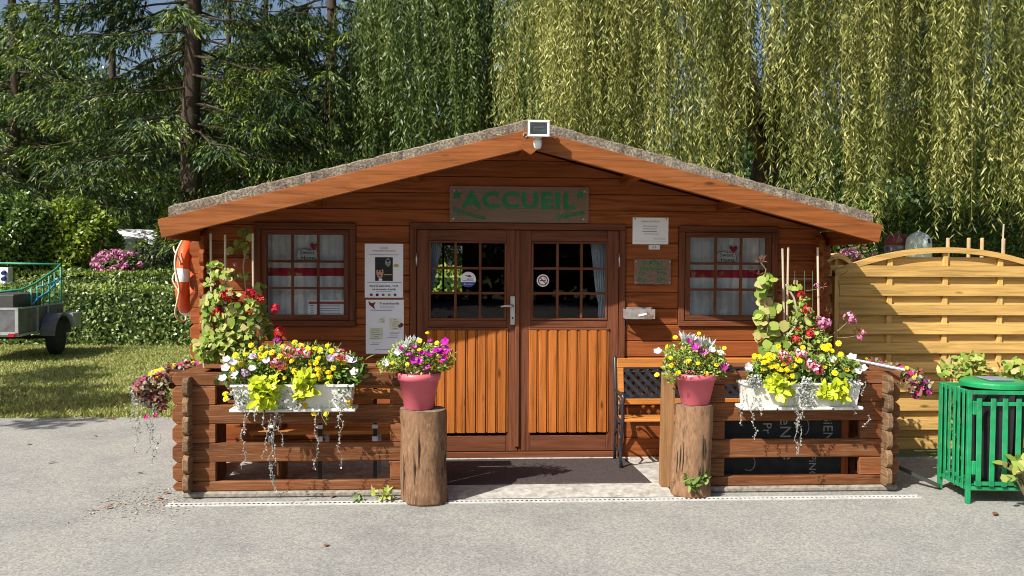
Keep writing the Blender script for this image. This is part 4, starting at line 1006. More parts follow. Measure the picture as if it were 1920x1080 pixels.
# ---- stumps
def stump(label, cx, cy, r0, r1, h, lean, seed):
    random.seed(seed); n = 36
    wob = [1 + 0.05 * math.sin(2 * t * 2 * math.pi / n + seed) + 0.025 * math.sin(5 * t * 2 * math.pi / n + 2 * seed) + random.uniform(-0.02, 0.02) for t in range(n)]
    t = thing('log_stump', label, 'stump', (cx, cy, 0), 'log stumps carrying flower pots')
    mb = MB(); prof = [(r0 * 1.0, 0.0), (r0 * 1.01, 0.02)] + [(r0 + (r1 - r0) * f, h * f) for f in np.linspace(0.1, 0.97, 12)] + [(r1 * 0.985, h)]
    mb.lathe(prof, n, (0, 0, 0), wob)
    mb.v = [(x + lean * z / h + random.uniform(-0.003, 0.003) + 0.006 * math.sin(z * 9 + seed), y_ + random.uniform(-0.003, 0.003), z) for x, y_, z in mb.v]
    mb.f = mb.f[:-1]
    mb.build('log_body', M['stump'], t, smooth=True, loc=(cx, cy, 0))
    mb = MB(); rr = [(0.001, h - 0.001), (r1 * 0.35, h - 0.0005), (r1 * 0.7, h), (r1 * 0.985, h)]
    mb.lathe(rr, n, (lean, 0, 0.0), wob)
    mb.f = mb.f[:-2]
    mb.build('sawn_top', M['stump_top'], t, loc=(cx, cy, 0))
    for k_ in range(9):      # drying cracks
        a = random.uniform(3.5, 5.9); zz0 = random.uniform(0.05, h * 0.45); zz1 = zz0 + random.uniform(0.15, 0.3)
        def sp(z, da=0.0):
            f = z / h; r = (r0 + (r1 - r0) * f) * 1.02; return (cx + lean * f + r * math.cos(a + da), cy + r * math.sin(a + da), z)
        MB().tube([sp(zz0), sp((zz0 + zz1) / 2, 0.03), sp(zz1, 0.01)], [0.001, 0.0055, 0.001], 5).build('crack', M['bark'], t)
    return t
SL, SR = (-0.262, -1.145), (1.74, -1.06)
stump('thick pale brown log stump standing in front of the coir mat with a pink pot', SL[0], SL[1], 0.168, 0.166, 0.68, -0.015, 3)
stump('slimmer flaking log stump beside the upright post with a pink pot', SR[0], SR[1], 0.146, 0.133, 0.69, 0.02, 9)
random.seed(11)

# ---- pink pots
def pot(label, cx, cy, z, rb, rt, h):
    t = thing('flower_pot', label, 'flower pot', (cx, cy, z), 'pink flower pots on stumps')
    MB().lathe([(rb * 0.96, 0.0), (rb, 0.004), (rt * 0.96, h * 0.8), (rt * 0.965, h * 0.8), (rt * 1.03, h * 0.805), (rt * 1.05, h), (rt * 0.97, h), (rt * 0.92, h * 0.85), (rt * 0.5, h * 0.84)], 40, (cx, cy, z)).build('pot_wall', M['pink_pot'], t, smooth=False).data.polygons.foreach_set('use_smooth', [True] * 322)
    MB().lathe([(0.001, h * 0.88), (rt * 0.94, h * 0.88)], 24, (cx, cy, z)).build('soil', M['soil'], t)
    return t
POT_L = pot('pink plastic flower pot with magenta petunias on the thick stump', SL[0] - 0.045, SL[1], 0.682, 0.107, 0.152, 0.265)
POT_R = pot('pink plastic flower pot with silvery foliage on the slimmer stump', SR[0] + 0.03, SR[1], 0.692, 0.104, 0.152, 0.235)

# ---- cast iron bench
bn = thing('iron_bench', 'garden bench with black lattice back and cast iron ends by the door', 'bench', (1.95, -0.25, 0.04))
BX0, BX1 = 1.335, 2.58
for xx in (BX0, BX1):
    sd = bpy.data.objects.new('bench_end', None); link(sd, bn)
    zf = 0.044
    MB().tube([(xx, -0.09, zf), (xx, -0.10, 0.25), (xx, -0.16, 0.46), (xx, -0.12, 0.66), (xx, -0.075, 0.93), (xx, -0.07, 0.945)], [0.014, 0.012, 0.016, 0.016, 0.016, 0.01], 8).build('back_leg', M['iron'], sd, smooth=True)
    MB().tube([(xx, -0.40, zf - 0.006), (xx, -0.375, 0.15), (xx, -0.40, 0.3), (xx, -0.46, 0.45), (xx, -0.45, 0.58), (xx, -0.47, 0.645), (xx, -0.44, 0.67), (xx, -0.3, 0.655), (xx, -0.12, 0.66)], [0.016, 0.012, 0.013, 0.015, 0.013, 0.018, 0.02, 0.017, 0.013], 8).build('arm_and_front_leg', M['iron'], sd, smooth=True)
    MB().tube([(xx, -0.46, 0.43), (xx, -0.3, 0.42), (xx, -0.15, 0.45)], 0.013, 8).build('seat_rail', M['iron'], sd, smooth=True)
    MB().tube([(xx, -0.28 + (0.1 - 0.008 * i) * math.cos(i * 0.55), 0.54 + (0.09 - 0.007 * i) * math.sin(i * 0.55)) for i in range(12)], 0.008, 6).build('scroll', M['iron'], sd, smooth=True)
    MB().tube([(xx, -0.38, 0.26), (xx, -0.3, 0.33), (xx, -0.2, 0.33), (xx, -0.115, 0.27)], 0.009, 6).build('scroll', M['iron'], sd, smooth=True)
    MB().tube([(xx, -0.385, 0.2), (xx, -0.25, 0.15), (xx, -0.1, 0.2)], 0.009, 6).build('stretcher', M['iron'], sd, smooth=True)
def bs(name, y0, y1, z0, z1, x0=BX0 + 0.012, x1=BX1 - 0.012): return box(name, M['bench_wood'], bn, x0, x1, y0, y1, z0, z1, 0.005)
bs('top_slat', -0.115, -0.09, 0.85, 0.93); bs('lower_back_slat', -0.155, -0.13, 0.535, 0.588)
MB().bar((BX0 + 0.04, -0.105, 0.849), (BX0 + 0.04, -0.142, 0.589), 0.05, 0.022, up=(0, 1, 0)).build('back_upright', M['bench_wood'], bn)
MB().bar((BX1 - 0.04, -0.105, 0.849), (BX1 - 0.04, -0.142, 0.589), 0.05, 0.022, up=(0, 1, 0)).build('back_upright', M['bench_wood'], bn)
for i in range(4): bs('seat_slat', -0.475 + i * 0.082, -0.408 + i * 0.082, 0.445 - i * 0.006, 0.468 - i * 0.006)
lat = bpy.data.objects.new('lattice', None); link(lat, bn)
lx0, lx1, lz0, lz1 = BX0 + 0.07, BX1 - 0.07, 0.595, 0.845
def yb_(z): return -0.142 + (z - 0.589) / 0.26 * 0.037
step = 0.085; hgt = lz1 - lz0
for k_ in np.arange(lx0 - hgt, lx1, step):
    for dirn in (1, -1):
        p0, p1 = (k_, lz0), (k_ + hgt, lz1)
        if p0[0] < lx0: p0 = (lx0, lz0 + lx0 - k_)
        if p1[0] > lx1: p1 = (lx1, lz0 + lx1 - k_)
        if p1[0] - p0[0] < 0.03: continue
        if dirn < 0: p0, p1 = (lx0 + lx1 - p0[0], p0[1]), (lx0 + lx1 - p1[0], p1[1])
        oy = 0.004 * dirn
        MB().bar((p0[0], yb_(p0[1]) + oy, p0[1]), (p1[0], yb_(p1[1]) + oy, p1[1]), 0.0078, 0.03, up=(0, 0, 1)).build('lattice_strip', M['iron'], lat)
for a in ((lx0 - 0.004, lx1 + 0.004, lz0 - 0.005), (lx0 - 0.004, lx1 + 0.004, lz1 - 0.008)):
    box('lattice_edge', M['iron'], lat, a[0], a[1], yb_(a[2]) - 0.012, yb_(a[2]) + 0.012, a[2], a[2] + 0.013, 0.002)

# ---- slatted seat behind the left railing
sb = thing('slatted_bench', 'wooden plank bench with dark metal legs behind the railing under the posters', 'bench', (-1.0, -0.6, 0.04))
for z0, z1 in ((0.70, 0.775), (0.785, 0.86)): box('back_plank', M['bench_wood'], sb, -1.62, -0.47, -0.83, -0.808, z0, z1, 0.004)
for i in range(3): box('seat_plank', M['bench_wood'], sb, -1.62, -0.47, -0.79 + i * 0.13, -0.675 + i * 0.13, 0.42, 0.45, 0.004)
box('foot_plank', M['bench_wood'], sb, -1.6, -0.95, -0.6, -0.5, 0.16, 0.185, 0.004)
for xx in (-1.45, -1.08, -0.66):
    box('leg', M['trellis'], sb, xx - 0.014, xx + 0.014, -0.806, -0.79, 0.041, 0.86, 0.002); box('leg', M['galv'], sb, xx - 0.014, xx + 0.014, -0.45, -0.42, 0.041, 0.42, 0.002)
    for zz in (0.36, 0.47): box('clip', M['white_paint'], sb, xx - 0.022, xx + 0.022, -0.815, -0.8065, zz, zz + 0.03 + (0.02 if zz < 0.4 else 0), 0.002)
    box('bearer', M['galv'], sb, xx - 0.016, xx + 0.016, -0.789, -0.42, 0.395, 0.4195, 0.002)

# ---- blackboard stored on its side behind the right railing
bb = thing('blackboard', 'framed blackboard with chalk writing stored on its side behind the railing', 'blackboard', (2.5, -0.86, 0.03))
bx0, bx1 = P(1345, 800, y=-0.86)[0], P(1590, 800, y=-0.86)[0]
box('slate', M['board'], bb, bx0 + 0.052, bx1 - 0.052, -0.866, -0.85, 0.10, 0.60, 0)
for a in ((bx0, bx0 + 0.055, 0.03, 0.66), (bx1 - 0.055, bx1, 0.03, 0.66)): box('frame', M['cabin_z'], bb, a[0], a[1], -0.876, -0.845, a[2], a[3], 0.004)
for a in ((0.05, 0.102), (0.598, 0.65)): box('frame', M['cabin_x'], bb, bx0 + 0.0555, bx1 - 0.0555, -0.874, -0.846, a[0], a[1], 0.004)
def chalk(s, u, v, size):
    p = P(u, v, y=-0.868); o = text(s, size, M['chalk'], bb, 0, 0, 0, name='chalk_text', align='LEFT')
    o.data.transform(Matrix.Translation((p[0], -0.868, p[2])) @ Matrix.Rotation(math.pi / 2, 4, 'Y'))
chalk('eNte', 1472, 783, 0.13); chalk('BiENV', 1552, 776, 0.11); chalk('PiNG II', 1523, 852, 0.085); chalk('Pr', 1438, 792, 0.1); chalk('e', 1478, 848, 0.13)
p = P(1404, 868, y=-0.868); MB().tube([(p[0] + 0.05 * math.cos(a), -0.868, p[2] + 0.06 * math.sin(a)) for a in np.linspace(-2.2, 1.2, 12)], 0.0035, 5).build('chalk_curl', M['chalk'], bb)
p = P(1505, 800, y=-0.868); MB().tube([(p[0] + 0.05 * math.cos(a), -0.868, p[2] + 0.07 * math.sin(a)) for a in np.linspace(-1.2, 1.2, 12)], 0.0035, 5).build('chalk_curl', M['chalk'], bb)
wg = MB().prism([(3.03, 0.04), (3.2, 0.04), (3.12, 0.30), (3.03, 0.36)], -0.7, -0.66).build('plank_offcut', M['rail_z']); tag(wg, 'slanting pale plank end leaning beside the stored blackboard', 'plank')

# ================================================================== FENCE
def fence_panel(label, x0, y, wdt, zend, rise, rotz=0.0, nb=3):
    t = thing('wooden_fence', label, 'fence', (x0, y, 0), 'arched wooden fence panels', rotz=rotz)
    xm = wdt / 2
    def arch(x): return zend + rise * (1 - ((x - xm) / xm) ** 2)
    def LB(n, mt, a, b, c, d, e, f, ch=0.003): return obj(n, MB().box(a, b, c, d, e, f, ch).mesh(n), mt, t, local=True)
    LB('side_post', M['pine_z'], 0, 0.042, -0.03, 0.03, 0.04, zend - 0.02); LB('side_post', M['pine_z'], wdt - 0.042, wdt, -0.03, 0.03, 0.04, zend - 0.02)
    for i in range(nb):
        xx = xm + (i - (nb - 1) / 2) * wdt / (nb + 1)
        LB('batten', M['pine_z'], xx - 0.024, xx + 0.024, -0.0135, 0.0135, 0.05, arch(xx) - 0.05)
    zz = 0.06; k_ = 0
    while zz < zend + rise - 0.10:
        h = 0.1
        for row, (yy0, yy1) in ((0, (-0.032, -0.0145)), (1, (0.0145, 0.030))):
            z0 = zz + (0.088 if row else 0) ; z1 = z0 + (0.1 if not row else 0.092)
            if z0 > zend + rise - 0.07: continue
            a, b = 0.043, wdt - 0.043
            if z1 > zend - 0.03:
                hw = lambda z: xm * math.sqrt(max(0, 1 - (z + 0.03 - zend) / rise)) if z + 0.03 > zend else xm - 0.043
                a0, a1 = min(hw(z0), xm - 0.043), min(hw(min(z1, zend + rise - 0.035)), xm - 0.043)
                if a0 < 0.15: continue
                poly = [(xm - a0, z0), (xm + a0, z0), (xm + max(a1, 0.05), min(z1, zend + rise - 0.035)), (xm - max(a1, 0.05), min(z1, zend + rise - 0.035))]
                me = MB().prism(poly, yy0, yy1).mesh('board')
            else:
                me = MB().box(a, b, yy0, yy1, z0, z1, 0.003).mesh('board')
            o = obj('board', me, M['pine_x'], t, local=True)
            o.location = (0, 0, random.uniform(-0.002, 0.002)); o.rotation_euler = (0, random.uniform(-0.001, 0.001), 0)
        zz += 0.176; k_ += 1
    n = 26; top = [(x, arch(x)) for x in np.linspace(0, wdt, n)]; bot = [(x, z - 0.05) for x, z in top]
    V = []
    for (x, z), (xb, zb) in zip(top, bot): V += [(x, -0.036, z), (x, 0.036, z), (x, 0.036, zb), (x, -0.036, zb)]
    Fc = [(4 * i + j, 4 * i + (j + 1) % 4, 4 * i + 4 + (j + 1) % 4, 4 * i + 4 + j) for i in range(n - 1) for j in range(4)] + [(0, 1, 2, 3), (4 * n - 4, 4 * n - 3, 4 * n - 2, 4 * n - 1)]
    obj('arch_rail', MB().add(V, Fc).mesh('arch'), M['pine_x'], t, local=True)
    return t
fence_panel('yellow pine fence panel with arched top beside the cabin behind the green bin', 3.39, 0.2, 2.1, 1.70, 0.215)
fence_panel('yellow pine fence panel mostly out of frame past the green bin', 5.56, 0.2, 2.1, 1.70, 0.215)
fence_panel('short arched pine fence end showing between the cabin corner and the long fence', 3.33, 0.42, 0.62, 1.72, 0.14, rotz=math.radians(35), nb=1)
fp = MB().box(5.495, 5.555, 0.165, 0.235, 0.0, 1.75, 0.005).build('fence_post', M['pine_z']); tag(fp, 'square pine post between the two long fence panels', 'post')

# ================================================================== LITTER BIN
B0 = P(1812, 945, z=0.0)
bt = thing('litter_bin', 'green painted barred litter bin with round green lid beside the railing', 'bin', (B0[0], B0[1], 0), rotz=-YAW - math.radians(1.5))
BW, BD, BZ0, BZ1 = 0.60, 0.46, 0.10, 0.835
def bbx(n, mt, a, b, c, d, e, f, ch=0.002, par=None): 
    o = obj(n, MB().box(a, b, c, d, e, f, ch).mesh(n), mt, par or bt, local=True); return o
for xx, yy in ((0, 0), (BW - 0.03, 0), (0, BD - 0.03), (BW - 0.03, BD - 0.03)): bbx('corner_post', M['bin_green'], xx, xx + 0.03, yy, yy + 0.03, 0.0, BZ1)
for zz in (BZ0, BZ1 - 0.03):
    for yy in (0.003, BD - 0.027): bbx('cross_bar', M['bin_green'], 0.0305, BW - 0.0305, yy, yy + 0.024, zz, zz + 0.028)
    for xx in (0.003, BW - 0.027): bbx('cross_bar', M['bin_green'], xx, xx + 0.024, 0.0305, BD - 0.0305, zz, zz + 0.028)
dr_ = bpy.data.objects.new('bin_door', None); COL.objects.link(dr_); dr_.parent = bt
for zz in (BZ0 + 0.04, BZ1 - 0.11): bbx('door_bar', M['bin_green'], 0.05, BW - 0.035, -0.012, 0.0, zz, zz + 0.028, par=dr_)
slat_m = MB().box(-0.019, 0.019, -0.02, -0.0125, BZ0 + 0.035, BZ1 - 0.055, 0.002).mesh('slat')
for i in range(6):
    o = obj('slat', slat_m, M['bin_green'], dr_, loc=(0.075 + i * 0.093, 0, 0), local=True); o.rotation_euler = (0, random.uniform(-0.006, 0.006), 0)
for zz in (0.22, 0.66): o = obj('hinge', MB().box(0.028, 0.054, -0.018, -0.001, zz, zz + 0.1, 0.003).mesh('hinge'), M['bin_green'], dr_, local=True)
side_m = MB().box(-0.007, 0.0, -0.016, 0.016, BZ0 + 0.002, BZ1 - 0.002, 0.002).mesh('slat')
for k_, xx in ((0, -0.0005), (1, BW + 0.0075)):
    for i in range(6): obj('slat', side_m, M['bin_green'], bt, loc=(xx, 0.062 + i * 0.068, 0), local=True)
for i in range(7): obj('slat', slat_m, M['bin_green'], bt, loc=(0.06 + i * 0.08, BD + 0.0215, 0.0), local=True)
lid_c = (BW / 2, BD / 2)
obj('lid', MB().lathe([(0.225, 0.0), (0.232, 0.006), (0.232, 0.032), (0.224, 0.044), (0.2, 0.052), (0.001, 0.056)], 40, (lid_c[0], lid_c[1], BZ1 + 0.001)).mesh('lid'), M['lid_green'], bt, local=True)
obj('lid_plate', MB().box(lid_c[0] - 0.09, lid_c[0] + 0.09, lid_c[1] - 0.12, lid_c[1] + 0.08, BZ1 + 0.056, BZ1 + 0.068, 0.005).mesh('plate'), M['lidgrey'], bt, local=True)
mb = MB(); n = 40
mb.lathe([(0.16, 0.11), (0.19, 0.16), (0.2, 0.4), (0.21, 0.65), (0.215, 0.82)], n, (lid_c[0], lid_c[1], 0), [1 + 0.05 * math.sin(t_ * 2.7) + random.uniform(-0.03, 0.03) for t_ in range(n)])
obj('bin_bag', mb.mesh('bag'), M['bag'], bt, local=True)
obj('bin_floor', MB().box(0.031, BW - 0.031, 0.031, BD - 0.031, BZ0, BZ0 + 0.008).mesh('f'), M['bin_green'], bt, local=True)
gb = MB().bar((3.42, -0.72, 0.17), (3.72, -1.02, 0.03), 0.025, 0.025).build('green_bar', M['trellis']); tag(gb, 'dark green metal bar slanting to the ground between railing and bin', 'bar')

# ================================================================== TRAILER (frame edge)
tp = CAM + _r * -8.50 + _f * 14.7
tr = thing('trailer', 'grey metal utility trailer with green hoop rack on the lawn', 'trailer', (tp[0], tp[1], -0.0), rotz=-YAW + math.radians(9.0))
def TB(n, mt, a, b, c, d, e, f, ch=0.004, par=None): return obj(n, MB().box(a, b, c, d, e, f, ch).mesh(n), mt, par or tr, local=True)
TW, TL = 1.25, 2.15; z0, z1 = 0.47, 0.945
TB('bed', M['galv'], -TW, 0, 0, TL, z0 - 0.03, z0)
TB('tailgate', M['trailer_panel'], -TW + 0.04, -0.055, -0.02, 0.0, z0 + 0.05, z1 - 0.045)
for a in ((-TW, 0, z1 - 0.045, z1), (-TW, 0, z0, z0 + 0.05)): TB('tailgate_frame', M['galv'], a[0], a[1], -0.03, 0.004, a[2], a[3])
TB('tailgate_frame', M['galv'], -0.055, 0.0, -0.0295, 0.004, z0 + 0.0505, z1 - 0.0455)
TB('side_panel', M['trailer_panel'], -0.02, 0.0, 0.005, TL - 0.02, z0, z1 - 0.03); TB('side_panel', M['trailer_panel'], -TW, -TW + 0.02, 0.005, TL - 0.02, z0, z1 - 0.03)
TB('front_panel', M['trailer_panel'], -TW + 0.02, -0.02, TL - 0.02, TL, z0, z1 - 0.03)
for xx in (-0.022, -TW - 0.004): TB('top_rail', M['galv'], xx, xx + 0.026, 0.006, TL, z1 - 0.0295, z1)
for yy in (0.75, 1.25): TB('stake_post', M['galv'], 0.0005, 0.03, yy, yy + 0.05, z0 - 0.02, z1 - 0.03)
TB('lower_rail', M['galv'], 0.001, 0.03, 0.02, TL - 0.02, z0 - 0.025, z0 + 0.02)
wh = bpy.data.objects.new('wheel', None); COL.objects.link(wh); wh.parent = tr
def lathe_x(prof, c, n=28):
    mb = MB(); mb.lathe(prof, n); mb.v = [(c[0] + z, c[1] + x, c[2] + y_) for x, y_, z in mb.v]; return mb
WY = 1.25; WR = 0.335
obj('tyre', lathe_x([(0.19, -0.08), (0.3, -0.085), (WR, -0.06), (WR, 0.06), (0.3, 0.085), (0.19, 0.08)], (0.16, WY, WR)).mesh('tyre', True), M['rubber'], wh, local=True)
obj('rim', lathe_x([(0.188, -0.05), (0.19, 0.078), (0.17, 0.06), (0.12, 0.03), (0.06, 0.05), (0.05, 0.07)], (0.16, WY, WR)).mesh('rim', True), M['galv'], wh, local=True)
TB('axle', M['rubber'], -TW, 0.1, WY - 0.03, WY + 0.03, WR - 0.03, WR + 0.03)
V = []; n = 16
for i in range(n + 1):
    a = math.pi * (i / n); V += [(0.03, WY - 0.42 * math.cos(a), WR + 0.05 + 0.40 * math.sin(a)), (0.29, WY - 0.42 * math.cos(a), WR + 0.05 + 0.40 * math.sin(a)), (0.29, WY - 0.42 * math.cos(a), WR + 0.02 + 0.38 * math.sin(a))]
obj('mudguard', MB().add(V, [(3 * i + j, 3 * i + 3 + j, 3 * i + 4 + j, 3 * i + 1 + j) for i in range(n) for j in (0, 1)]).mesh('mg'), M['trailer_panel'], tr, local=True)
TB('reflector', M['ink_maroon'], -0.05, -0.012, -0.036, -0.0305, z0 + 0.0, z0 + 0.045); TB('tail_lamp', M['fl_red'], -0.16, -0.06, -0.045, -0.0305, z0 - 0.03, z0 + 0.03)
TB('toolbox', M['galv'], 0.0, 0.28, WY + 0.55, TL + 0.1, z0 - 0.0, z0 + 0.28)
TB('load_tub', M['tub'], -TW + 0.08, -0.12, 0.12, 1.35, z0 + 0.02, z1 + 0.22, 0.02)
# green hoop rack
rk = bpy.data.objects.new('hoop_rack', None); COL.objects.link(rk); rk.parent = tr
def TT(n, pts, r, mt='rack_green', par=None): return obj(n, MB().tube(pts, r, 8).mesh(n, True), M[mt], par or rk, local=True)
zt = 1.69
TT('hoop', [(-TW, 0.3, 1.2), (-0.5, 0.35, 1.2), (-0.15, 0.5, 1.24), (-0.03, 0.8, 1.34), (-0.02, 1.3, 1.47), (-0.02, 1.8, 1.6), (-0.02, 2.05, zt)], 0.022)
TT('top_bar', [(-TW, 1.98, zt + 0.02), (-0.02, 2.05, zt)], 0.02); TT('back_post', [(-0.02, 2.05, zt), (-0.02, 2.05, z1)], 0.02); TT('base_bar', [(-0.02, 1.2, z1 + 0.03), (-0.02, 2.05, z1 + 0.03)], 0.016)
for yy, zz in ((0.6, 1.27), (0.88, 1.36), (1.15, 1.43), (1.45, 1.51), (1.72, 1.58)): TT('bar', [(-0.02, yy, zz), (-0.02, yy, z1)], 0.014)
TT('blue_rope', [(-0.02, 0.62, z1 + 0.02), (-0.03, 0.95, 1.08), (-0.04, 1.4, 1.16), (-0.03, 1.8, 1.32), (-0.02, 2.05, 1.42), (-0.04, 1.6, 1.34), (-0.04, 0.9, 1.26)], 0.014, 'blue_rope')
# electric hook-up post behind the trailer
hp = P(6, 510, d=19.0)
t = thing('hookup_post', 'white electrical hook-up post with two blue caps behind the trailer', 'post', (hp[0], hp[1], 0))
box('post_body', M['white_paint'], t, hp[0] - 0.14, hp[0] + 0.16, hp[1] - 0.1, hp[1] + 0.1, 0.0, hp[2] + 0.1, 0.01)
for dz in (0.0, -0.13): MB().tube([(hp[0] + 0.08, hp[1] - 0.1, hp[2] + dz), (hp[0] + 0.08, hp[1] - 0.17, hp[2] + dz - 0.03)], 0.045, 10).build('socket_cap', M['ink_blue'], t)

# ================================================================== FAR THINGS
cp = P(248, 462, d=34.0)
cv = thing('caravan', 'white touring caravan half hidden behind the bushes', 'caravan', (cp[0], cp[1], 0), rotz=math.radians(4))
zc1 = P(248, 428, d=34)[2]
prof = [(0.0, 0.55), (-0.10, 1.3), (-0.02, zc1 - 0.55), (0.35, zc1 - 0.06), (0.8, zc1), (3.8, zc1), (4.0, zc1 - 0.2), (4.0, 0.5)]
obj('shell', MB().prism([(y_, z_) for y_, z_ in prof], -1.05, 1.0, 'yz').mesh('shell'), M['caravan'], cv, local=True)
obj('front_locker', MB().box(-0.9, 0.55, -0.62, -0.13, 0.6, zc1 - 0.42, 0.05).mesh('locker'), M['caravan_grey'], cv, local=True)
obj('front_window', MB().box(-0.75, 0.72, -0.135, -0.1, zc1 - 0.95, zc1 - 0.62, 0.03).mesh('w'), M['window_dark'], cv, local=True)
for s_ in (-1, 1): obj('wheel', lathe_x([(0.1, -0.08), (0.3, -0.08), (0.32, 0.0), (0.3, 0.08), (0.1, 0.08)], (s_ * 0.9, 2.0, 0.32), 20).mesh('wh'), M['rubber'], cv, local=True)
tp_ = P(262, 470, d=27.0)
tl_ = thing('garden_trellis', 'small dark garden trellis standing in front of the caravan', 'trellis', (tp_[0], tp_[1], 0))
for xx in (-0.1, 0.1): box('upright', M['trellis'], tl_, tp_[0] + xx - 0.02, tp_[0] + xx + 0.02, tp_[1] - 0.02, tp_[1] + 0.02, 0, P(262, 446, d=27)[2], 0)
for zz in np.arange(1.2, P(262, 446, d=27)[2], 0.2): box('crossbar', M['trellis'], tl_, tp_[0] - 0.12, tp_[0] + 0.12, tp_[1] - 0.04, tp_[1] - 0.021, zz, zz + 0.03, 0)
# behind the fence
q = P(1722, 455, d=15.0)
t = thing('storage_tank', 'pale blue white domed tank top above the arched fence', 'tank', (q[0], q[1], 0))
V = []; 
MB().tube([(q[0] - 0.05, q[1] - 0.1, 0.0), (q[0] - 0.05, q[1] - 0.1, q[2] - 0.05), (q[0] - 0.05, q[1] - 0.1, q[2] + 0.06), (q[0] - 0.05, q[1] - 0.1, q[2] + 0.14), (q[0] - 0.05, q[1] - 0.1, q[2] + 0.2)], [0.22, 0.215, 0.2, 0.14, 0.02], 24).build('tank_body', M['tank'], t, smooth=True)
MB().bar((q[0] - 0.0, q[1] - 0.325, q[2] + 0.06), (q[0] + 0.02, q[1] - 0.325, q[2] - 0.02), 0.02, 0.03).build('tank_mark', M['ink_black'], t)
q = P(1682, 458, d=15.3)
t = thing('rounded_cover', 'maroon and grey rounded cover seen beside the pale tank behind the fence', 'cover', (q[0], q[1], 0))
MB().tube([(q[0], q[1], 0.0), (q[0], q[1], q[2] - 0.02)], 0.21, 20).build('grey_base', M['trailer_panel'], t, smooth=True)
MB().tube([(q[0], q[1], q[2] - 0.02), (q[0], q[1], q[2] + 0.1), (q[0], q[1], q[2] + 0.17), (q[0], q[1], q[2] + 0.2)], [0.212, 0.2, 0.13, 0.02], 20).build('maroon_hood', M['maroon'], t, smooth=True)
labs = ['nearest the arch top', 'second along from the tank', 'third along from the tank', 'next to the frame edge']
for (u, v), lb_ in zip(((1776, 446), (1815, 446), (1840, 446), (1880, 447)), labs):
    q = P(u, v, d=9.6)
    o = MB().tube([(q[0], q[1], 0.0), (q[0] + 0.01, q[1], q[2] - 0.01), (q[0] + 0.01, q[1], q[2])], [0.021, 0.02, 0.016], 10).build('garden_stake', M['stake'])
    tag(o, 'round pine stake rising above the fence, ' + lb_, 'stake', 'stakes behind the fence')
q = P(1882, 420, d=9.5); o = MB().tube([(q[0] - 0.06, q[1], 0.0), (q[0], q[1], q[2])], 0.009, 6).build('garden_cane', M['bamboo']); tag(o, 'thin pale cane leaning beside the last stake behind the fence', 'cane')

# ================================================================== FLOWERS
def petal_fan(n, r0, r1, w, z0, z1, twist=0.0):
    pos, ax, nr = [], [], []
    for i in range(n):
        a = 2 * math.pi * i / n + twist
        d = np.array([math.cos(a), math.sin(a), 0]); pos.append(d * r0 + [0, 0, z0]); ax.append(d * (r1 - r0) + np.array([0, 0, z1 - z0])); nr.append([0, 0, 1])
    pos, ax, nr = np.array(pos), np.array(ax), np.array(nr, float)
    return leaf_arrays(pos, ax, nr, np.linalg.norm(ax, axis=1), w, 'oval', 0.1)[0]
FM = {}
def fmesh(kind):
    if kind in FM: return FM[kind]
    if kind == 'marigold':
        V = np.concatenate([petal_fan(9, 0.1, 1.0, 0.75, 0.0, 0.05), petal_fan(8, 0.05, 0.8, 0.6, 0.1, 0.3, 0.3), petal_fan(6, 0.0, 0.5, 0.45, 0.2, 0.5, 0.6)])
    elif kind == 'geranium':
        n = 46; d = rdir(n); d[:, 2] = np.abs(d[:, 2]) * 1.0 - 0.25; d = norm(d)
        c = d * rng.uniform(0.7, 0.95, (n, 1)); ax = norm(np.cross(d, rdir(n)) + d * 0.15)
        V = leaf_arrays(c - ax * 0.22, ax, d, 0.48, 0.42, 'oval', 0.2)[0]
    elif kind == 'petunia':
        V = np.concatenate([petal_fan(5, 0.05, 1.0, 0.95, -0.35, 0.2), petal_fan(5, 0.05, 0.85, 0.8, -0.4, -0.05, 0.63), petal_fan(5, 0.0, 0.45, 0.35, -0.6, -0.1, 0.2)])
    elif kind == 'small':
        V = np.concatenate([petal_fan(5, 0.0, 1.0, 0.9, 0.0, 0.25), petal_fan(4, 0.0, 0.5, 0.5, 0.1, 0.4, 0.4)])
    elif kind == 'seedhead':
        n = 22; d = rdir(n); d[:, 2] = np.abs(d[:, 2]); V = leaf_arrays(d * 0.1, d, rdir(n), rng.uniform(0.6, 1.1, n), 0.09)[0]
        FM[kind] = {}; m = poly_mesh(kind, V, 4); FM[kind] = m; return m
    FM[kind] = V; return V
_fm = {}
def flower(kind, matk, parent, p, r, face=(-0.15, -0.75, 0.65), jit=0.45, name=None):
    key = (kind, matk)
    if key not in _fm:
        V = fmesh(kind); m = V if not isinstance(V, np.ndarray) else poly_mesh(kind, V, 6); m = m.copy(); m.materials.append(M[matk]); _fm[key] = m
    d = Vector(face) + Vector([random.gauss(0, jit * 0.5) for _ in range(3)])
    e = (d.to_track_quat('Z', 'Y') @ Matrix.Rotation(random.uniform(0, 6.28), 3, 'Z').to_quaternion()).to_euler()
    return obj(name or 'flower', _fm[key], None, parent, loc=p, rot=e, scale=r * random.uniform(0.85, 1.15))

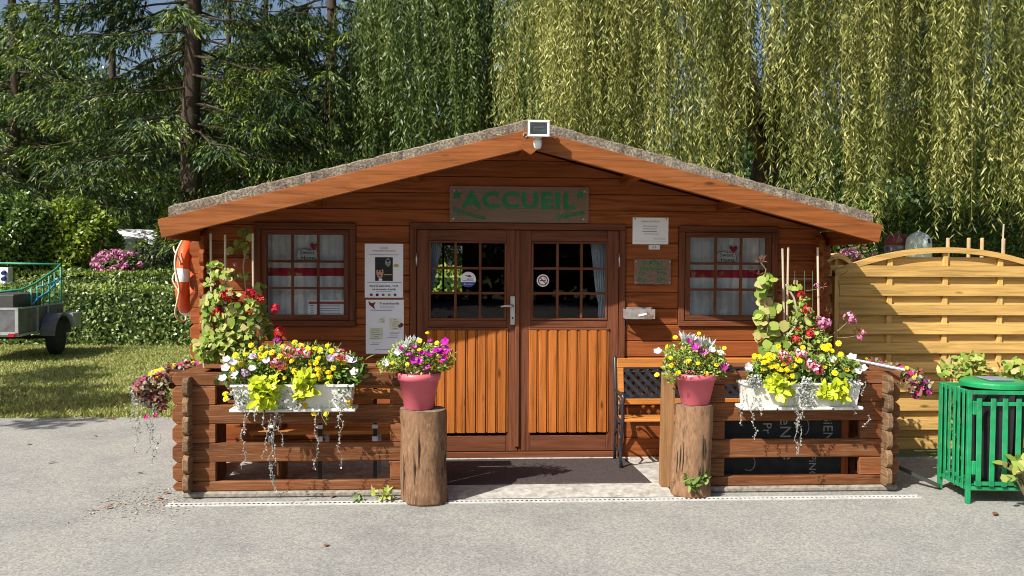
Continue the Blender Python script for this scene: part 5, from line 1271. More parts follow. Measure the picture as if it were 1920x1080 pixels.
def cloud(ells, n, y, dy):
    """n points in pixel ellipses, on planes round depth y"""
    A = np.array([e[2] * e[3] for e in ells], float); idx = rng.choice(len(ells), n, p=A / A.sum()); out = []
    for i in idx:
        cx, cy, rx, ry = ells[i][:4]; a = rng.uniform(0, 2 * math.pi); r = math.sqrt(rng.uniform(0, 1))
        yy = (ells[i][4] if len(ells[i]) > 4 else y) + rng.normal() * dy
        out.append(P(cx + rx * r * math.cos(a), cy + ry * r * math.sin(a), y=yy))
    return np.array(out)
def foliage(mat, parent, pts, L, W, shape='oval', up=0.5, name='foliage'):
    n = len(pts); ax = rdir(n); ax[:, 2] += up * 0.3; nr = rdir(n) * 0.7 + np.array([-0.35, -0.6, 0.6])
    return leaves(name, mat, parent, pts, ax, nr, rng.uniform(0.6, 1.2, n) * L, rng.uniform(0.7, 1.15, n) * W, shape, 0.2)
def round_leaves(mat, parent, pts, r, name='leaf'):
    """scalloped round blades, facing the light"""
    n = len(pts); k_ = 9; nr = norm(rdir(n) * 0.65 + np.array([-0.35, -0.75, 0.45])); a0 = norm(np.cross(nr, rdir(n))); b0 = np.cross(nr, a0)
    rr = rng.uniform(0.55, 1.15, n) * r; V = np.zeros((n, k_, 3))
    for j in range(k_):
        t_ = 2 * math.pi * (j + 0.5) / k_; sc = (1.0 if j not in (0, k_ - 1) else 0.8) * (1 + 0.1 * ((j % 2) - 0.5)); V[:, j] = pts + rr[:, None] * sc * (a0 * math.cos(t_) + b0 * math.sin(t_)) + nr * rr[:, None] * 0.15 * math.cos(2 * t_)
    return stuff(obj(name, poly_mesh(name, V.reshape(-1, 3), k_), mat, parent))
def strands(mat, parent, lst, y, bead=0.0095, name='trailing_stem'):
    """thin hanging shoots with small round leaves; lst of (u, v0, v1)"""
    for (u, v0, v1) in lst:
        yy = y + random.uniform(-0.03, 0.03); n = max(5, int((v1 - v0) / 5)); ph = random.uniform(0, 6)
        pts = [P(u + 3.5 * math.sin(ph + i * 0.45) + 2 * math.sin(i * 1.1), v0 + (v1 - v0) * i / n, y=yy) for i in range(n + 1)]
        st = MB().tube(pts, 0.0017, 4).build(name, M['lf_silver'], parent)
        pp = np.repeat(np.array(pts), 2, 0); pp = pp + rng.normal(size=pp.shape) * 0.004
        V, k_ = leaf_arrays(pp, rdir(len(pp)), rdir(len(pp)) + np.array([0, -1, 0.3]), rng.uniform(0.7, 1.3, len(pp)) * bead * 1.4, bead * 1.2, 'oval', 0.1)
        stuff(obj('strand_leaf', poly_mesh('sl', V, k_), mat, st))
Z6 = lambda L, s, u0, v0: [(u0 + a / s, v0 + b / s) for a, b in L]

# ---- the two white flower boxes
def trough(label, x0, x1, z0, z1):
    t = thing('flower_box', label, 'flower box', ((x0 + x1) / 2, -1.11, z0), 'white flower boxes on the railings')
    mb = MB(); y0, y1 = -1.215, -1.035; i = 0.022
    o = [(x0 + i, y0 + i, z0), (x1 - i, y0 + i, z0), (x1 - i, y1, z0), (x0 + i, y1, z0), (x0, y0, z1), (x1, y0, z1), (x1, y1, z1), (x0, y1, z1)]
    mb.add(o, [(0, 1, 2, 3), (0, 1, 5, 4), (1, 2, 6, 5), (2, 3, 7, 6), (3, 0, 4, 7)]); mb.build('trough', M['white_plastic'], t)
    for a in ((x0 - 0.012, x1 + 0.012, y0 - 0.012, y0 + 0.004), (x0 - 0.012, x1 + 0.012, y1 - 0.004, y1 + 0.01)): box('rim', M['white_plastic'], t, *a, z1 - 0.012, z1 + 0.006, 0.003)
    for a in (x0 - 0.012, x1 - 0.004): box('rim', M['white_plastic'], t, a, a + 0.016, y0 + 0.0045, y1 - 0.0045, z1 - 0.012, z1 + 0.006, 0.003)
    box('drip_tray', M['white_plastic'], t, x0 - 0.02, x1 + 0.02, y0 - 0.005, y1 + 0.004, z0 - 0.026, z0 - 0.001, 0.006)
    for f in (0.27, 0.75):
        xx = x0 + (x1 - x0) * f; MB().tube([(xx, RYC + 0.03, z0 + 0.12), (xx, RYC - 0.03, z0 + 0.125), (xx, -1.03, z0 - 0.032), (xx, y0 - 0.012, z0 - 0.032), (xx, y0 - 0.014, z0 - 0.008)], 0.005, 6).build('bracket', M['iron'], t)
    box('soil', M['soil'], t, x0 + 0.01, x1 - 0.01, y0 + 0.008, y1 - 0.006, z1 - 0.05, z1 - 0.02, 0)
    return t
def silver_mat(parent, ells, n, y=-1.235):
    p = cloud(ells, n, y, 0.012); foliage(M['lf_silver'], parent, p, 0.02, 0.018, name='silver_foliage')

fb = trough('white flower box crowded with yellow marigolds below the posters', -1.635, -0.78, 0.695, 0.862)
foliage(M['lf_fl'], fb, cloud([(545, 690, 105, 38), (470, 690, 45, 36), (640, 690, 40, 30), (560, 668, 90, 24)], 3600, -1.12, 0.05), 0.034, 0.014)
foliage(M['lf_mid'], fb, cloud([(430, 715, 24, 12), (660, 690, 32, 26), (685, 705, 14, 10), (640, 720, 30, 18)], 90, -1.17, 0.04), 0.075, 0.05, name='broad_leaf')
round_leaves(M['lf_lime'], fb, cloud([(497, 722, 26, 17), (500, 745, 18, 20), (572, 712, 20, 14), (566, 735, 18, 15)], 130, -1.25, 0.02), 0.026, name='lime_leaf')
foliage(M['lf_lime'], fb, cloud([(495, 735, 28, 24), (570, 722, 22, 20)], 120, -1.255, 0.02), 0.085, 0.05, name='lime_leaf')
for u, v in Z6([(485, 285), (600, 320), (525, 355), (425, 390), (590, 380), (585, 430), (660, 370), (720, 365), (310, 400), (280, 540), (845, 300), (975, 250), (1045, 295), (1120, 330), (1205, 320), (1260, 340), (1345, 290), (1395, 350), (885, 440), (945, 460), (865, 525), (970, 570), (1070, 560), (790, 580), (805, 410), (1215, 480), (1235, 550), (1300, 548), (1410, 540), (1240, 615), (1275, 660), (1370, 640), (1340, 720), (1395, 735), (1165, 475), (1240, 430), (860, 650), (1130, 590), (1075, 890), (1090, 965), (1190, 1050), (1480, 985), (1580, 915), (1605, 995), (1375, 1010), (1330, 1055), (1525, 480), (1470, 440), (200, 885), (195, 830), (1350, 590), (735, 520), (370, 490), (640, 395), (1060, 300)], 6, 390, 600):
    flower('marigold', 'fl_yellow', fb, P(u, v, y=-1.21 + random.uniform(-0.03, 0.03)), 0.024)
for u, v in Z6([(205, 440), (285, 465), (195, 535), (655, 450), (165, 650), (1625, 450), (1590, 430), (495, 540), (1645, 580), (1370, 430), (500, 410), (300, 600)], 6, 390, 600): flower('petunia', 'fl_white', fb, P(u, v, y=-1.23), 0.034)
for u, v in Z6([(760, 460), (820, 510), (900, 350), (960, 375), (1060, 335), (1110, 372), (1490, 395)], 6, 390, 600): flower('geranium', 'fl_striped', fb, P(u, v, y=-1.22), 0.046)
for u, v in Z6([(400, 580), (515, 405), (425, 600), (1400, 430)], 6, 390, 600): flower('geranium', 'fl_lilac', fb, P(u, v, y=-1.23), 0.026)
silver_mat(fb, [(452, 745, 22, 22), (545, 750, 24, 20), (640, 745, 20, 16)], 330)
for u0, v0, u1, v1 in ((610, 690, 640, 643), (622, 665, 627, 643), (655, 670, 655, 660)): MB().tube([P(u0, v0, y=-1.1), P(u1, v1, y=-1.12)], 0.003, 5).build('stalk', M['stem'], fb)
strands(M['lf_silver'], fb, [(456, 765, 877), (461, 770, 815), (496, 775, 859), (508, 780, 905), (513, 770, 921), (527, 780, 838), (520, 775, 800), (593, 762, 877), (638, 760, 877), (634, 760, 800), (478, 772, 790)], -1.245)
for v0, v1 in ((760, 790),): strands(M['lf_fl'], fb, [(605, 760, 795), (617, 755, 788)], -1.24)

fb = trough('white flower box crowded with yellow marigolds in front of the blackboard', 2.105, 2.985, 0.69, 0.862)
foliage(M['lf_fl'], fb, cloud([(1505, 695, 105, 30), (1470, 690, 60, 28), (1570, 695, 45, 30)], 3200, -1.12, 0.05), 0.034, 0.014)
foliage(M['lf_mid'], fb, cloud([(1425, 700, 20, 15), (1585, 705, 28, 18), (1520, 690, 40, 20)], 80, -1.17, 0.04), 0.07, 0.046, name='broad_leaf')
round_leaves(M['lf_lime'], fb, cloud([(1460, 725, 20, 14), (1565, 735, 26, 14)], 90, -1.25, 0.02), 0.024, name='lime_leaf')
foliage(M['lf_lime'], fb, cloud([(1460, 727, 22, 16), (1565, 735, 28, 16)], 110, -1.255, 0.02), 0.08, 0.046, name='lime_leaf')
R5 = [(55, 678), (120, 690), (180, 675), (110, 765), (200, 740), (230, 770), (285, 740), (300, 770), (195, 825), (265, 815), (310, 810), (525, 750), (595, 790), (675, 765), (595, 715), (520, 615), (555, 605), (620, 590), (635, 665), (575, 640), (345, 700), (115, 720), (165, 745), (380, 620), (215, 610), (540, 630), (250, 735), (215, 760), (170, 690), (320, 740), (190, 800), (150, 670), (85, 680), (140, 705), (275, 765), (355, 705)]
for u, v in Z6(R5, 3.6, 1400, 480): flower('marigold', 'fl_yellow', fb, P(u, v, y=-1.21 + random.uniform(-0.03, 0.03)), 0.025)
for u, v in Z6([(250, 672), (270, 695), (355, 655), (380, 655), (430, 725), (470, 740), (480, 765), (440, 745)], 3.6, 1400, 480): flower('geranium', 'fl_striped', fb, P(u, v, y=-1.22), 0.044)
for u, v in Z6([(15, 765), (12, 745), (710, 680), (755, 775), (785, 755), (580, 695)], 3.6, 1400, 480): flower('petunia', 'fl_white', fb, P(u, v, y=-1.22), 0.034)
silver_mat(fb, [(1415, 715, 16, 14), (1512, 735, 18, 28), (1600, 720, 14, 10)], 420)
strands(M['lf_silver'], fb, [(1391, 715, 798), (1413, 745, 822), (1408, 740, 768), (1425, 755, 778), (1495, 745, 850), (1499, 740, 852), (1492, 745, 800), (1505, 740, 785), (1600, 735, 775), (1626, 780, 800), (1620, 715, 740)], -1.245)
random.seed(21)

# ---- climbing geraniums on canes inside the porch
def canes(parent, lst, y):
    for u0, v0, u1, v1 in lst:
        p0, p1 = P(u1, v1, y=y), P(u0, v0, y=y); MB().tube([(p0[0], y, max(0.1, p0[2])), p1], 0.009, 7).build('cane', M['bamboo'], parent)
def planter(label, x0, x1, y0, y1, z0, z1, grp):
    t = thing('wooden_planter', label, 'planter', ((x0 + x1) / 2, (y0 + y1) / 2, z0), grp)
    box('board', M['rail_x'], t, x0, x1, y0, y0 + 0.02, z0, z1, 0.003); box('board', M['rail_x'], t, x0, x1, y1 - 0.02, y1, z0, z1, 0.003)
    box('board', M['rail_y'], t, x0, x0 + 0.02, y0 + 0.0205, y1 - 0.0205, z0, z1, 0.003); box('board', M['rail_y'], t, x1 - 0.02, x1, y0 + 0.0205, y1 - 0.0205, z0, z1, 0.003)
    box('soil', M['soil'], t, x0 + 0.02, x1 - 0.02, y0 + 0.02, y1 - 0.02, z1 - 0.06, z1 - 0.03, 0)
    for a in (x0 + 0.03, x1 - 0.07): box('leg', M['rail_z'], t, a, a + 0.04, y0 + 0.03, y1 - 0.03, 0.045, z0, 0.003)
planter('brown wooden planter tucked in the porch corner under the lifebuoy geraniums', -1.93, -1.35, -0.775, -0.5, 0.6, 0.9, 'wooden planters inside the porch')
planter('brown wooden planter tucked in the porch corner beside the fence geraniums', 2.55, 3.2, -0.775, -0.5, 0.6, 0.9, 'wooden planters inside the porch')
YG = -0.66
gp = thing('climbing_geranium', 'tall straggling geranium with red heads on canes below the lifebuoy', 'plant', (-1.65, YG, 0.85), 'climbing geraniums on canes')
E3 = lambda L: [(360 + a / 3.857, 400 + b / 3.857, c / 3.857, d / 3.857) for a, b, c, d in L]
canes(gp, [(395, 438, 398, 690), (422, 440, 424, 690), (474, 438, 476, 690), (380, 600, 383, 700)], YG)
round_leaves(M['lf_ger'], gp, cloud(E3([(160, 400, 55, 50), (205, 450, 50, 40), (120, 500, 30, 30), (280, 440, 45, 40), (200, 780, 130, 180), (120, 650, 60, 60), (330, 800, 130, 150), (420, 740, 70, 120), (150, 940, 130, 80), (340, 950, 140, 90), (60, 1000, 50, 60), (200, 1050, 130, 60), (230, 620, 120, 90)]), 1200, YG - 0.08, 0.06), 0.029)
round_leaves(M['lf_ger'], gp, cloud(E3([(390, 150, 45, 40), (390, 260, 30, 60), (300, 240, 60, 50), (480, 560, 50, 50), (520, 790, 60, 70), (490, 660, 50, 60), (540, 880, 50, 50), (370, 440, 40, 40)]), 130, YG + 0.25, 0.07), 0.03)
foliage(M['lf_ger'], gp, cloud(E3([(240, 850, 170, 180), (300, 700, 150, 140)]), 200, YG, 0.06), 0.04, 0.02, name='withered_leaf')
for x, y_, r in ((290, 610, 40), (335, 640, 30), (500, 620, 34), (255, 590, 52), (225, 600, 40), (420, 585, 42), (460, 600, 30), (180, 705, 48), (205, 730, 35), (410, 725, 38), (440, 735, 28), (600, 690, 44), (635, 860, 46)): flower('geranium', 'fl_red', gp, P(360 + x / 3.857, 400 + y_ / 3.857, y=YG - 0.12), r / 3.857 / 235 * 0.95)
flower('geranium', 'fl_purple', gp, P(360 + 625 / 3.857, 400 + 935 / 3.857, y=YG - 0.12), 0.05); flower('geranium', 'fl_pink', gp, P(441, 496, y=YG), 0.016); flower('geranium', 'fl_pink', gp, P(379, 648, y=YG - 0.1), 0.02)
for k_ in range(16):
    u, v = random.uniform(385, 500), random.uniform(580, 660); MB().tube([P(u + random.uniform(-12, 12), 695, y=YG), P(u + random.uniform(-8, 8), (v + 690) / 2, y=YG - 0.03), P(u, v, y=YG - 0.05)], [0.006, 0.005, 0.003], 5).build('stem', M['woody'], gp)
MB().tube([P(462, 690, y=YG), P(463, 560, y=YG + 0.15), P(456, 500, y=YG + 0.2), P(464, 440, y=YG + 0.25)], [0.008, 0.006, 0.005, 0.003], 5).build('stem', M['woody'], gp)

gp = thing('climbing_geranium', 'tall straggling geranium with pink and red heads beside the arched fence', 'plant', (2.9, YG, 0.85), 'climbing geraniums on canes')
E5 = lambda L: [(1400 + a / 3.6, 480 + b / 3.6, c / 3.6, d / 3.6) for a, b, c, d in L]
canes(gp, [(1467, 466, 1472, 690), (1478, 463, 1474, 690), (1533, 464, 1536, 690)], YG)
round_leaves(M['lf_ger'], gp, cloud(E5([(125, 180, 40, 40), (165, 165, 25, 40), (120, 270, 45, 60), (160, 370, 60, 50), (100, 420, 40, 40), (100, 510, 40, 60), (160, 530, 50, 40), (210, 480, 40, 40), (150, 620, 50, 40), (240, 600, 40, 50)]), 130, YG - 0.03, 0.05), 0.044)
round_leaves(M['lf_ger'], gp, cloud(E5([(330, 200, 60, 25), (290, 320, 40, 25), (380, 420, 60, 150), (430, 560, 90, 80), (360, 620, 100, 60), (500, 560, 50, 60)]), 380, YG, 0.06), 0.022)
foliage(M['lf_fl'], gp, cloud(E5([(380, 500, 110, 150), (520, 600, 60, 60), (400, 640, 150, 50)]), 1000, YG, 0.06), 0.036, 0.015)
for x, y_, r in ((368, 262, 28), (405, 362, 36), (440, 518, 36), (335, 557, 32), (345, 498, 18), (425, 525, 28)): flower('geranium', 'fl_red', gp, P(1400 + x / 3.6, 480 + y_ / 3.6, y=YG - 0.1), r / 3.6 / 235)
for x, y_, r in ((500, 440, 42), (540, 450, 40), (515, 465, 36), (690, 415, 40), (715, 440, 36), (760, 550, 24), (790, 515, 20), (470, 200, 20)): flower('geranium', 'fl_pink', gp, P(1400 + x / 3.6, 480 + y_ / 3.6, y=YG - 0.1), r / 3.6 / 235)
for x, y_, r in ((90, 35, 60), (85, 130, 35), (515, 205, 40), (550, 380, 45), (745, 510, 50), (90, 375, 25)): flower('seedhead', 'lf_fall', gp, P(1400 + x / 3.6, 480 + y_ / 3.6, y=YG - 0.06), r / 3.6 / 235, name='seed_head')
for pl, r in (([(265, 190), (320, 285), (340, 380), (330, 470), (270, 545)], 0.009), ([(600, 555), (680, 550), (735, 540)], 0.004), ([(745, 540), (760, 500)], 0.003), ([(110, 190), (130, 90), (95, 45)], 0.005), ([(130, 620), (150, 400), (110, 190)], 0.006), ([(500, 620), (520, 520), (515, 460)], 0.005), ([(560, 540), (620, 500), (690, 440)], 0.004), ([(400, 235), (470, 225), (515, 210)], 0.003), ([(420, 640), (410, 450), (405, 370), (368, 270)], 0.005), ([(250, 560), (290, 640)], 0.007)):
    MB().tube([P(1400 + a / 3.6, 480 + b / 3.6, y=YG - 0.05) for a, b in pl], r, 5).build('stem', M['woody'] if r > 0.0065 else M['stem'], gp)
for x in (325, 390, 445): MB().tube([P(1400 + x / 3.6, 480 + 100 / 3.6, y=YG + 0.03), P(1400 + x / 3.6, 690, y=YG + 0.03)], 0.002, 4).build('wire', M['green_mesh'], gp)
for z_ in (155, 290, 430): MB().tube([P(1400 + 200 / 3.6, 480 + z_ / 3.6, y=YG + 0.032), P(1400 + 450 / 3.6, 480 + z_ / 3.6, y=YG + 0.032)], 0.002, 4).build('wire', M['green_mesh'], gp)

# ---- planted troughs along the side railings
def side_trough(label, x0, x1):
    t = thing('side_planter', label, 'planter', ((x0 + x1) / 2, -0.55, 0.78), 'planters along the side railings')
    box('trough', M['rail_y'], t, x0, x1, -0.74, -0.16, 0.77, 0.90, 0.01); box('soil', M['soil'], t, x0 + 0.015, x1 - 0.015, -0.725, -0.175, 0.899, 0.905, 0)
    return t
stl = side_trough('planter of bronze begonias spilling outward over the lawn side railing', -2.24, -2.05)
E8 = lambda L, y: [(230 + a / 4.695, 650 + b / 4.695, c / 4.695, d / 4.695, y) for a, b, c, d in L]
B1 = E8([(250, 400, 140, 110), (180, 360, 95, 80), (300, 500, 80, 60), (330, 300, 90, 60)], -0.80) + E8([(400, 240, 110, 50), (480, 200, 100, 40)], -0.55) + E8([(580, 180, 110, 40)], -0.3)
foliage(M['lf_begonia'], stl, cloud(B1, 1900, -0.8, 0.06), 0.04, 0.026); foliage(M['lf_fl'], stl, cloud(B1, 260, -0.8, 0.04), 0.035, 0.018)
foliage(M['lf_silver'], stl, cloud(E8([(150, 420, 80, 90), (250, 500, 100, 50), (280, 280, 90, 60)], -0.84), 260, -0.84, 0.02), 0.025, 0.015, name='silver_foliage')
for x, y_ in ((440, 240), (420, 260), (235, 450), (265, 435), (310, 480), (125, 340), (575, 180), (510, 160), (570, 140), (660, 145), (210, 620), (290, 605), (330, 235), (185, 290), (300, 490), (250, 440), (345, 540), (150, 330)): flower('small', 'fl_rose', stl, P(230 + x / 4.695, 650 + y_ / 4.695, y=-0.86 if x < 420 else (-0.6 if x < 540 else -0.35)), 0.024)
for x, y_ in ((340, 205), (295, 215), (250, 240), (400, 185), (455, 165), (285, 335), (310, 275), (615, 145), (630, 170), (275, 225)): flower('marigold', 'fl_yellow', stl, P(230 + x / 4.695, 650 + y_ / 4.695, y=-0.85 if x < 380 else (-0.6 if x < 540 else -0.35)), 0.022)
for x, y_ in ((190, 350), (240, 400), (450, 230)): flower('small', 'fl_magenta', stl, P(230 + x / 4.695, 650 + y_ / 4.695, y=-0.86 if x < 400 else -0.62), 0.022)
strands(M['lf_silver'], stl, [(251, 755, 805), (257, 765, 850), (262, 760, 812), (248, 770, 800), (279, 770, 848), (284, 765, 830), (289, 770, 802), (287, 800, 875), (296, 815, 865)], -0.86)
str_ = side_trough('planter of dark begonias and petunias on the railing beside the bin', 3.33, 3.52)
B2 = [(1722, 725, 22, 20, -0.85), (1705, 705, 26, 14, -0.7), (1670, 692, 30, 8, -0.5), (1640, 682, 30, 7, -0.3)]
foliage(M['lf_begonia'], str_, cloud(B2, 620, -0.8, 0.04), 0.04, 0.026); foliage(M['lf_fl'], str_, cloud(B2, 160, -0.8, 0.04), 0.032, 0.016)
for u, v, y_, k_ in ((1728, 728, -0.9, 'fl_rose'), (1715, 718, -0.88, 'fl_rose'), (1735, 716, -0.9, 'fl_magenta'), (1690, 692, -0.6, 'fl_rose'), (1722, 738, -0.9, 'fl_rose'), (1742, 735, -0.9, 'fl_purple'), (1708, 700, -0.8, 'fl_rose'), (1650, 683, -0.4, 'fl_rose'), (1634, 680, -0.3, 'fl_rose'), (1715, 745, -0.9, 'fl_purple')): flower('small', k_, str_, P(u, v, y=y_), 0.026)
for u, v, y_ in ((1714, 708, -0.88), (1700, 690, -0.65), (1672, 688, -0.5), (1660, 684, -0.45), (1625, 674, -0.25), (1720, 704, -0.88)): flower('marigold', 'fl_yellow', str_, P(u, v, y=y_), 0.02)
pl = MB().tube([P(1598, 674, y=-0.9), P(1697, 694, y=-1.12)], 0.012, 8).build('grey_pole', M['galv']); tag(pl, 'thin pale grey pole lying along the railing top beside the bin', 'pole')

# ---- pot plants
def potplant(parent, u, v, yy, fol, mags, whites, yels, dusty, purples=()):
    foliage(M['lf_fl'], parent, cloud(fol, 1700, yy - 0.03, 0.06), 0.03, 0.012)
    foliage(M['lf_ger'], parent, cloud(fol, 250, yy - 0.06, 0.06), 0.028, 0.016)
    for a in mags: flower('petunia', 'fl_magenta', parent, P(*a, y=yy - 0.14), 0.034)
    for a in purples: flower('petunia', 'fl_purple', parent, P(*a, y=yy - 0.12), 0.028)
    for a in whites: flower('petunia', 'fl_white', parent, P(*a, y=yy - 0.1), 0.033)
    for a in yels: flower('marigold', 'fl_yellow', parent, P(*a, y=yy - 0.14), 0.019)
    for a in dusty:
        p = P(*a, y=yy - 0.05); n = 26; ax = norm(rdir(n) * 0.6 + np.array([0, -0.15, 1.0])); leaves('dusty_leaf', M['lf_dusty'], parent, np.tile(p - [0, 0, 0.03], (n, 1)) + rng.normal(size=(n, 3)) * 0.008, ax, rdir(n) + np.array([0, -1, 0]), rng.uniform(0.05, 0.095, n), 0.02)
z4 = lambda L: [(740 + a / 3.6, 400 + b / 3.6) for a, b in L]
potplant(POT_L, 785, 675, SL[1], [(785, 680, 62, 22), (770, 665, 45, 25), (820, 672, 35, 28), (730, 685, 25, 14)], z4([(340, 865), (95, 950), (130, 990), (180, 940), (235, 940), (345, 925), (215, 1040), (290, 920), (165, 995), (330, 985), (310, 935)]), z4([(20, 935), (45, 920), (-60, 1010), (60, 905)]), z4([(220, 808), (165, 920), (170, 860), (285, 875), (-15, 1010), (85, 1020)]), z4([(125, 870), (95, 880), (30, 900)]), z4([(130, 905), (50, 905), (240, 860)]))
z6 = lambda L: [(1160 + a / 3.485, 390 + b / 3.485) for a, b in L]
potplant(POT_R, 1303, 668, SR[1], [(1303, 680, 58, 26), (1285, 665, 40, 25), (1325, 668, 35, 25), (1262, 690, 18, 30), (1345, 690, 15, 22)], z6([(505, 905), (550, 940)]), z6([(255, 935), (665, 945), (690, 1030), (610, 925)]), z6([(320, 905), (340, 980), (455, 1000), (345, 1030), (520, 1015), (640, 1025), (690, 915), (525, 820), (370, 845), (390, 1075), (575, 1080), (250, 1090)]), z6([(430, 850), (540, 880), (585, 900), (470, 865)]), z6([(690, 1040), (465, 870)]))

# ---- weeds and shrubs near the bin and stumps
def weed(label, u, v, y, n, L, W, spread, mat='lf_mid', h=0.1, nm='weed_plant'):
    p = P(u, v, z=0.0) if y is None else P(u, v, y=y); t = thing(nm, label, 'plant', (p[0], p[1], 0)); p = np.array([p[0], p[1], 0.0])
    for k_ in range(max(2, n // 6)):
        a = random.uniform(0, 6.28); q = p + np.array([math.cos(a) * spread, math.sin(a) * spread * 0.5, h * random.uniform(0.6, 1.1)])
        MB().tube([p, (p + q) / 2 + np.array([0, 0, 0.02]), q], 0.003, 5).build('stem', M['stem'], t)
        m_ = 6; leaves('leaf', M[mat], t, np.tile(q, (m_, 1)) + rng.normal(size=(m_, 3)) * spread * 0.25 - np.array([0, 0, h * 0.2]), norm(rdir(m_) + np.array([0, -0.4, 0.3])), rdir(m_) * 0.5 + np.array([-0.3, -0.6, 0.7]), rng.uniform(0.7, 1.2, m_) * L, W, 'oval')
    return t
weed('small bright green weed at the foot of the railing near the thick stump', 716, 940, None, 30, 0.06, 0.025, 0.05, 'lf_ger', 0.06)
weed('tiny leafy weed sprouting in the drain below the marigold box', 680, 940, None, 18, 0.045, 0.018, 0.05, 'lf_mid', 0.04)
weed('dark leafy weed growing up against the slimmer stump', 1306, 936, None, 40, 0.07, 0.03, 0.05, 'lf_mid', 0.2)
def leafy(label, ells, y, n, L, W, mat, base, nm='leafy_shrub'):
    pts = cloud(ells, n, y, 0.08); b = np.array(base); t = thing(nm, label, 'plant', b)
    for p in pts[::max(1, n // 14)]: MB().tube([b, (b + p) / 2 + np.array([0, 0, 0.08]), p], [0.006, 0.005, 0.002], 5).build('stem', M['stem'], t)
    foliage(M[mat], t, pts, L, W, name='leaves')
leafy('light green leafy shrub rising between the fence and the green bin lid', [(1810, 692, 50, 18), (1790, 702, 30, 12), (1815, 680, 22, 16)], -0.75, 150, 0.085, 0.036, 'lf_ger', (P(1815, 800, y=-0.72)[0], -0.72, 0.0))
leafy('light green leafy shrub behind the bin at the frame edge', [(1895, 695, 28, 18), (1905, 705, 30, 12)], -0.72, 80, 0.1, 0.06, 'lf_ger', (P(1900, 800, y=-0.72)[0], -0.72, 0.0))
leafy('veined green leaves poking out in front of the barred bin', [(1890, 872, 14, 12), (1912, 880, 12, 20), (1885, 890, 10, 8)], -1.5, 26, 0.09, 0.065, 'lf_ger', (P(1930, 950, z=0)[0], -1.5, 0.0))
leafy('dim weeds growing inside and behind the barred bin', [(1800, 860, 24, 60), (1790, 780, 14, 50)], -0.82, 130, 0.05, 0.03, 'lf_mid', (P(1800, 930, y=-0.82)[0], -0.82, 0.0))
# fallen leaves on the road
fl_m = poly_mesh('fallen', np.concatenate([leaf_arrays(np.array([[-0.5, 0, 0.03]]), np.array([[1.0, 0.1, 0.06]]), np.array([[0, 0.2, 1.0]]), 1.0, 0.5, 'oval', 0.3)[0]]), 6); fl_m.materials.append(M['lf_fall'])
LV = [((612, 1023), 'lying alone in the foreground below the thick stump'), ((208, 952), 'lying off the corner of the marigold railing'), ((55, 833), 'lying near the lawn edge on the road'), ((97, 868), 'lying halfway between lawn and frame corner'), ((262, 888), 'nearest the trailing silver strands'), ((300, 935), 'against the railing corner log'), ((312, 925), 'tucked beside the railing corner kerb'), ((622, 932), 'on the drain below the marigold box'), ((42, 768), 'in the grass verge'), ((1865, 965), 'in front of the green bin'), ((210, 786), 'at the edge of the lawn'), ((178, 818), 'small and dark on the road near the lawn')]
for (u, v), lb_ in LV:
    p = P(u, v, z=0.004); o = obj('fallen_leaf', fl_m, None, None, loc=p, rot=(random.uniform(-0.2, 0.2), 0, random.uniform(0, 6)), scale=random.uniform(0.05, 0.085)); tag(o, 'dry brown fallen leaf ' + lb_, 'leaf', 'fallen leaves')
ts = []
for k_ in range(900):       # verge litter and grit
    x = rng.uniform(-9, -2.4); ts.append((x, 2.25 + 0.12 * rng.normal() + (-0.0625 * (x + 4) if x < -4 else 0), 0.004))
for k_ in range(500): ts.append((rng.uniform(-2.6, -1.9), -1.15 + 0.22 * rng.normal(), 0.004))
ts = np.array(ts); g_ = leaves('road_grit', M['woody'], None, ts, rdir(len(ts), 0.2), np.tile([0, 0, 1.0], (len(ts), 1)) + rdir(len(ts)) * 0.3, rng.uniform(0.01, 0.035, len(ts)), 0.012); tag(g_, 'scattered grit and twigs along the verge and railing corner', 'grit')

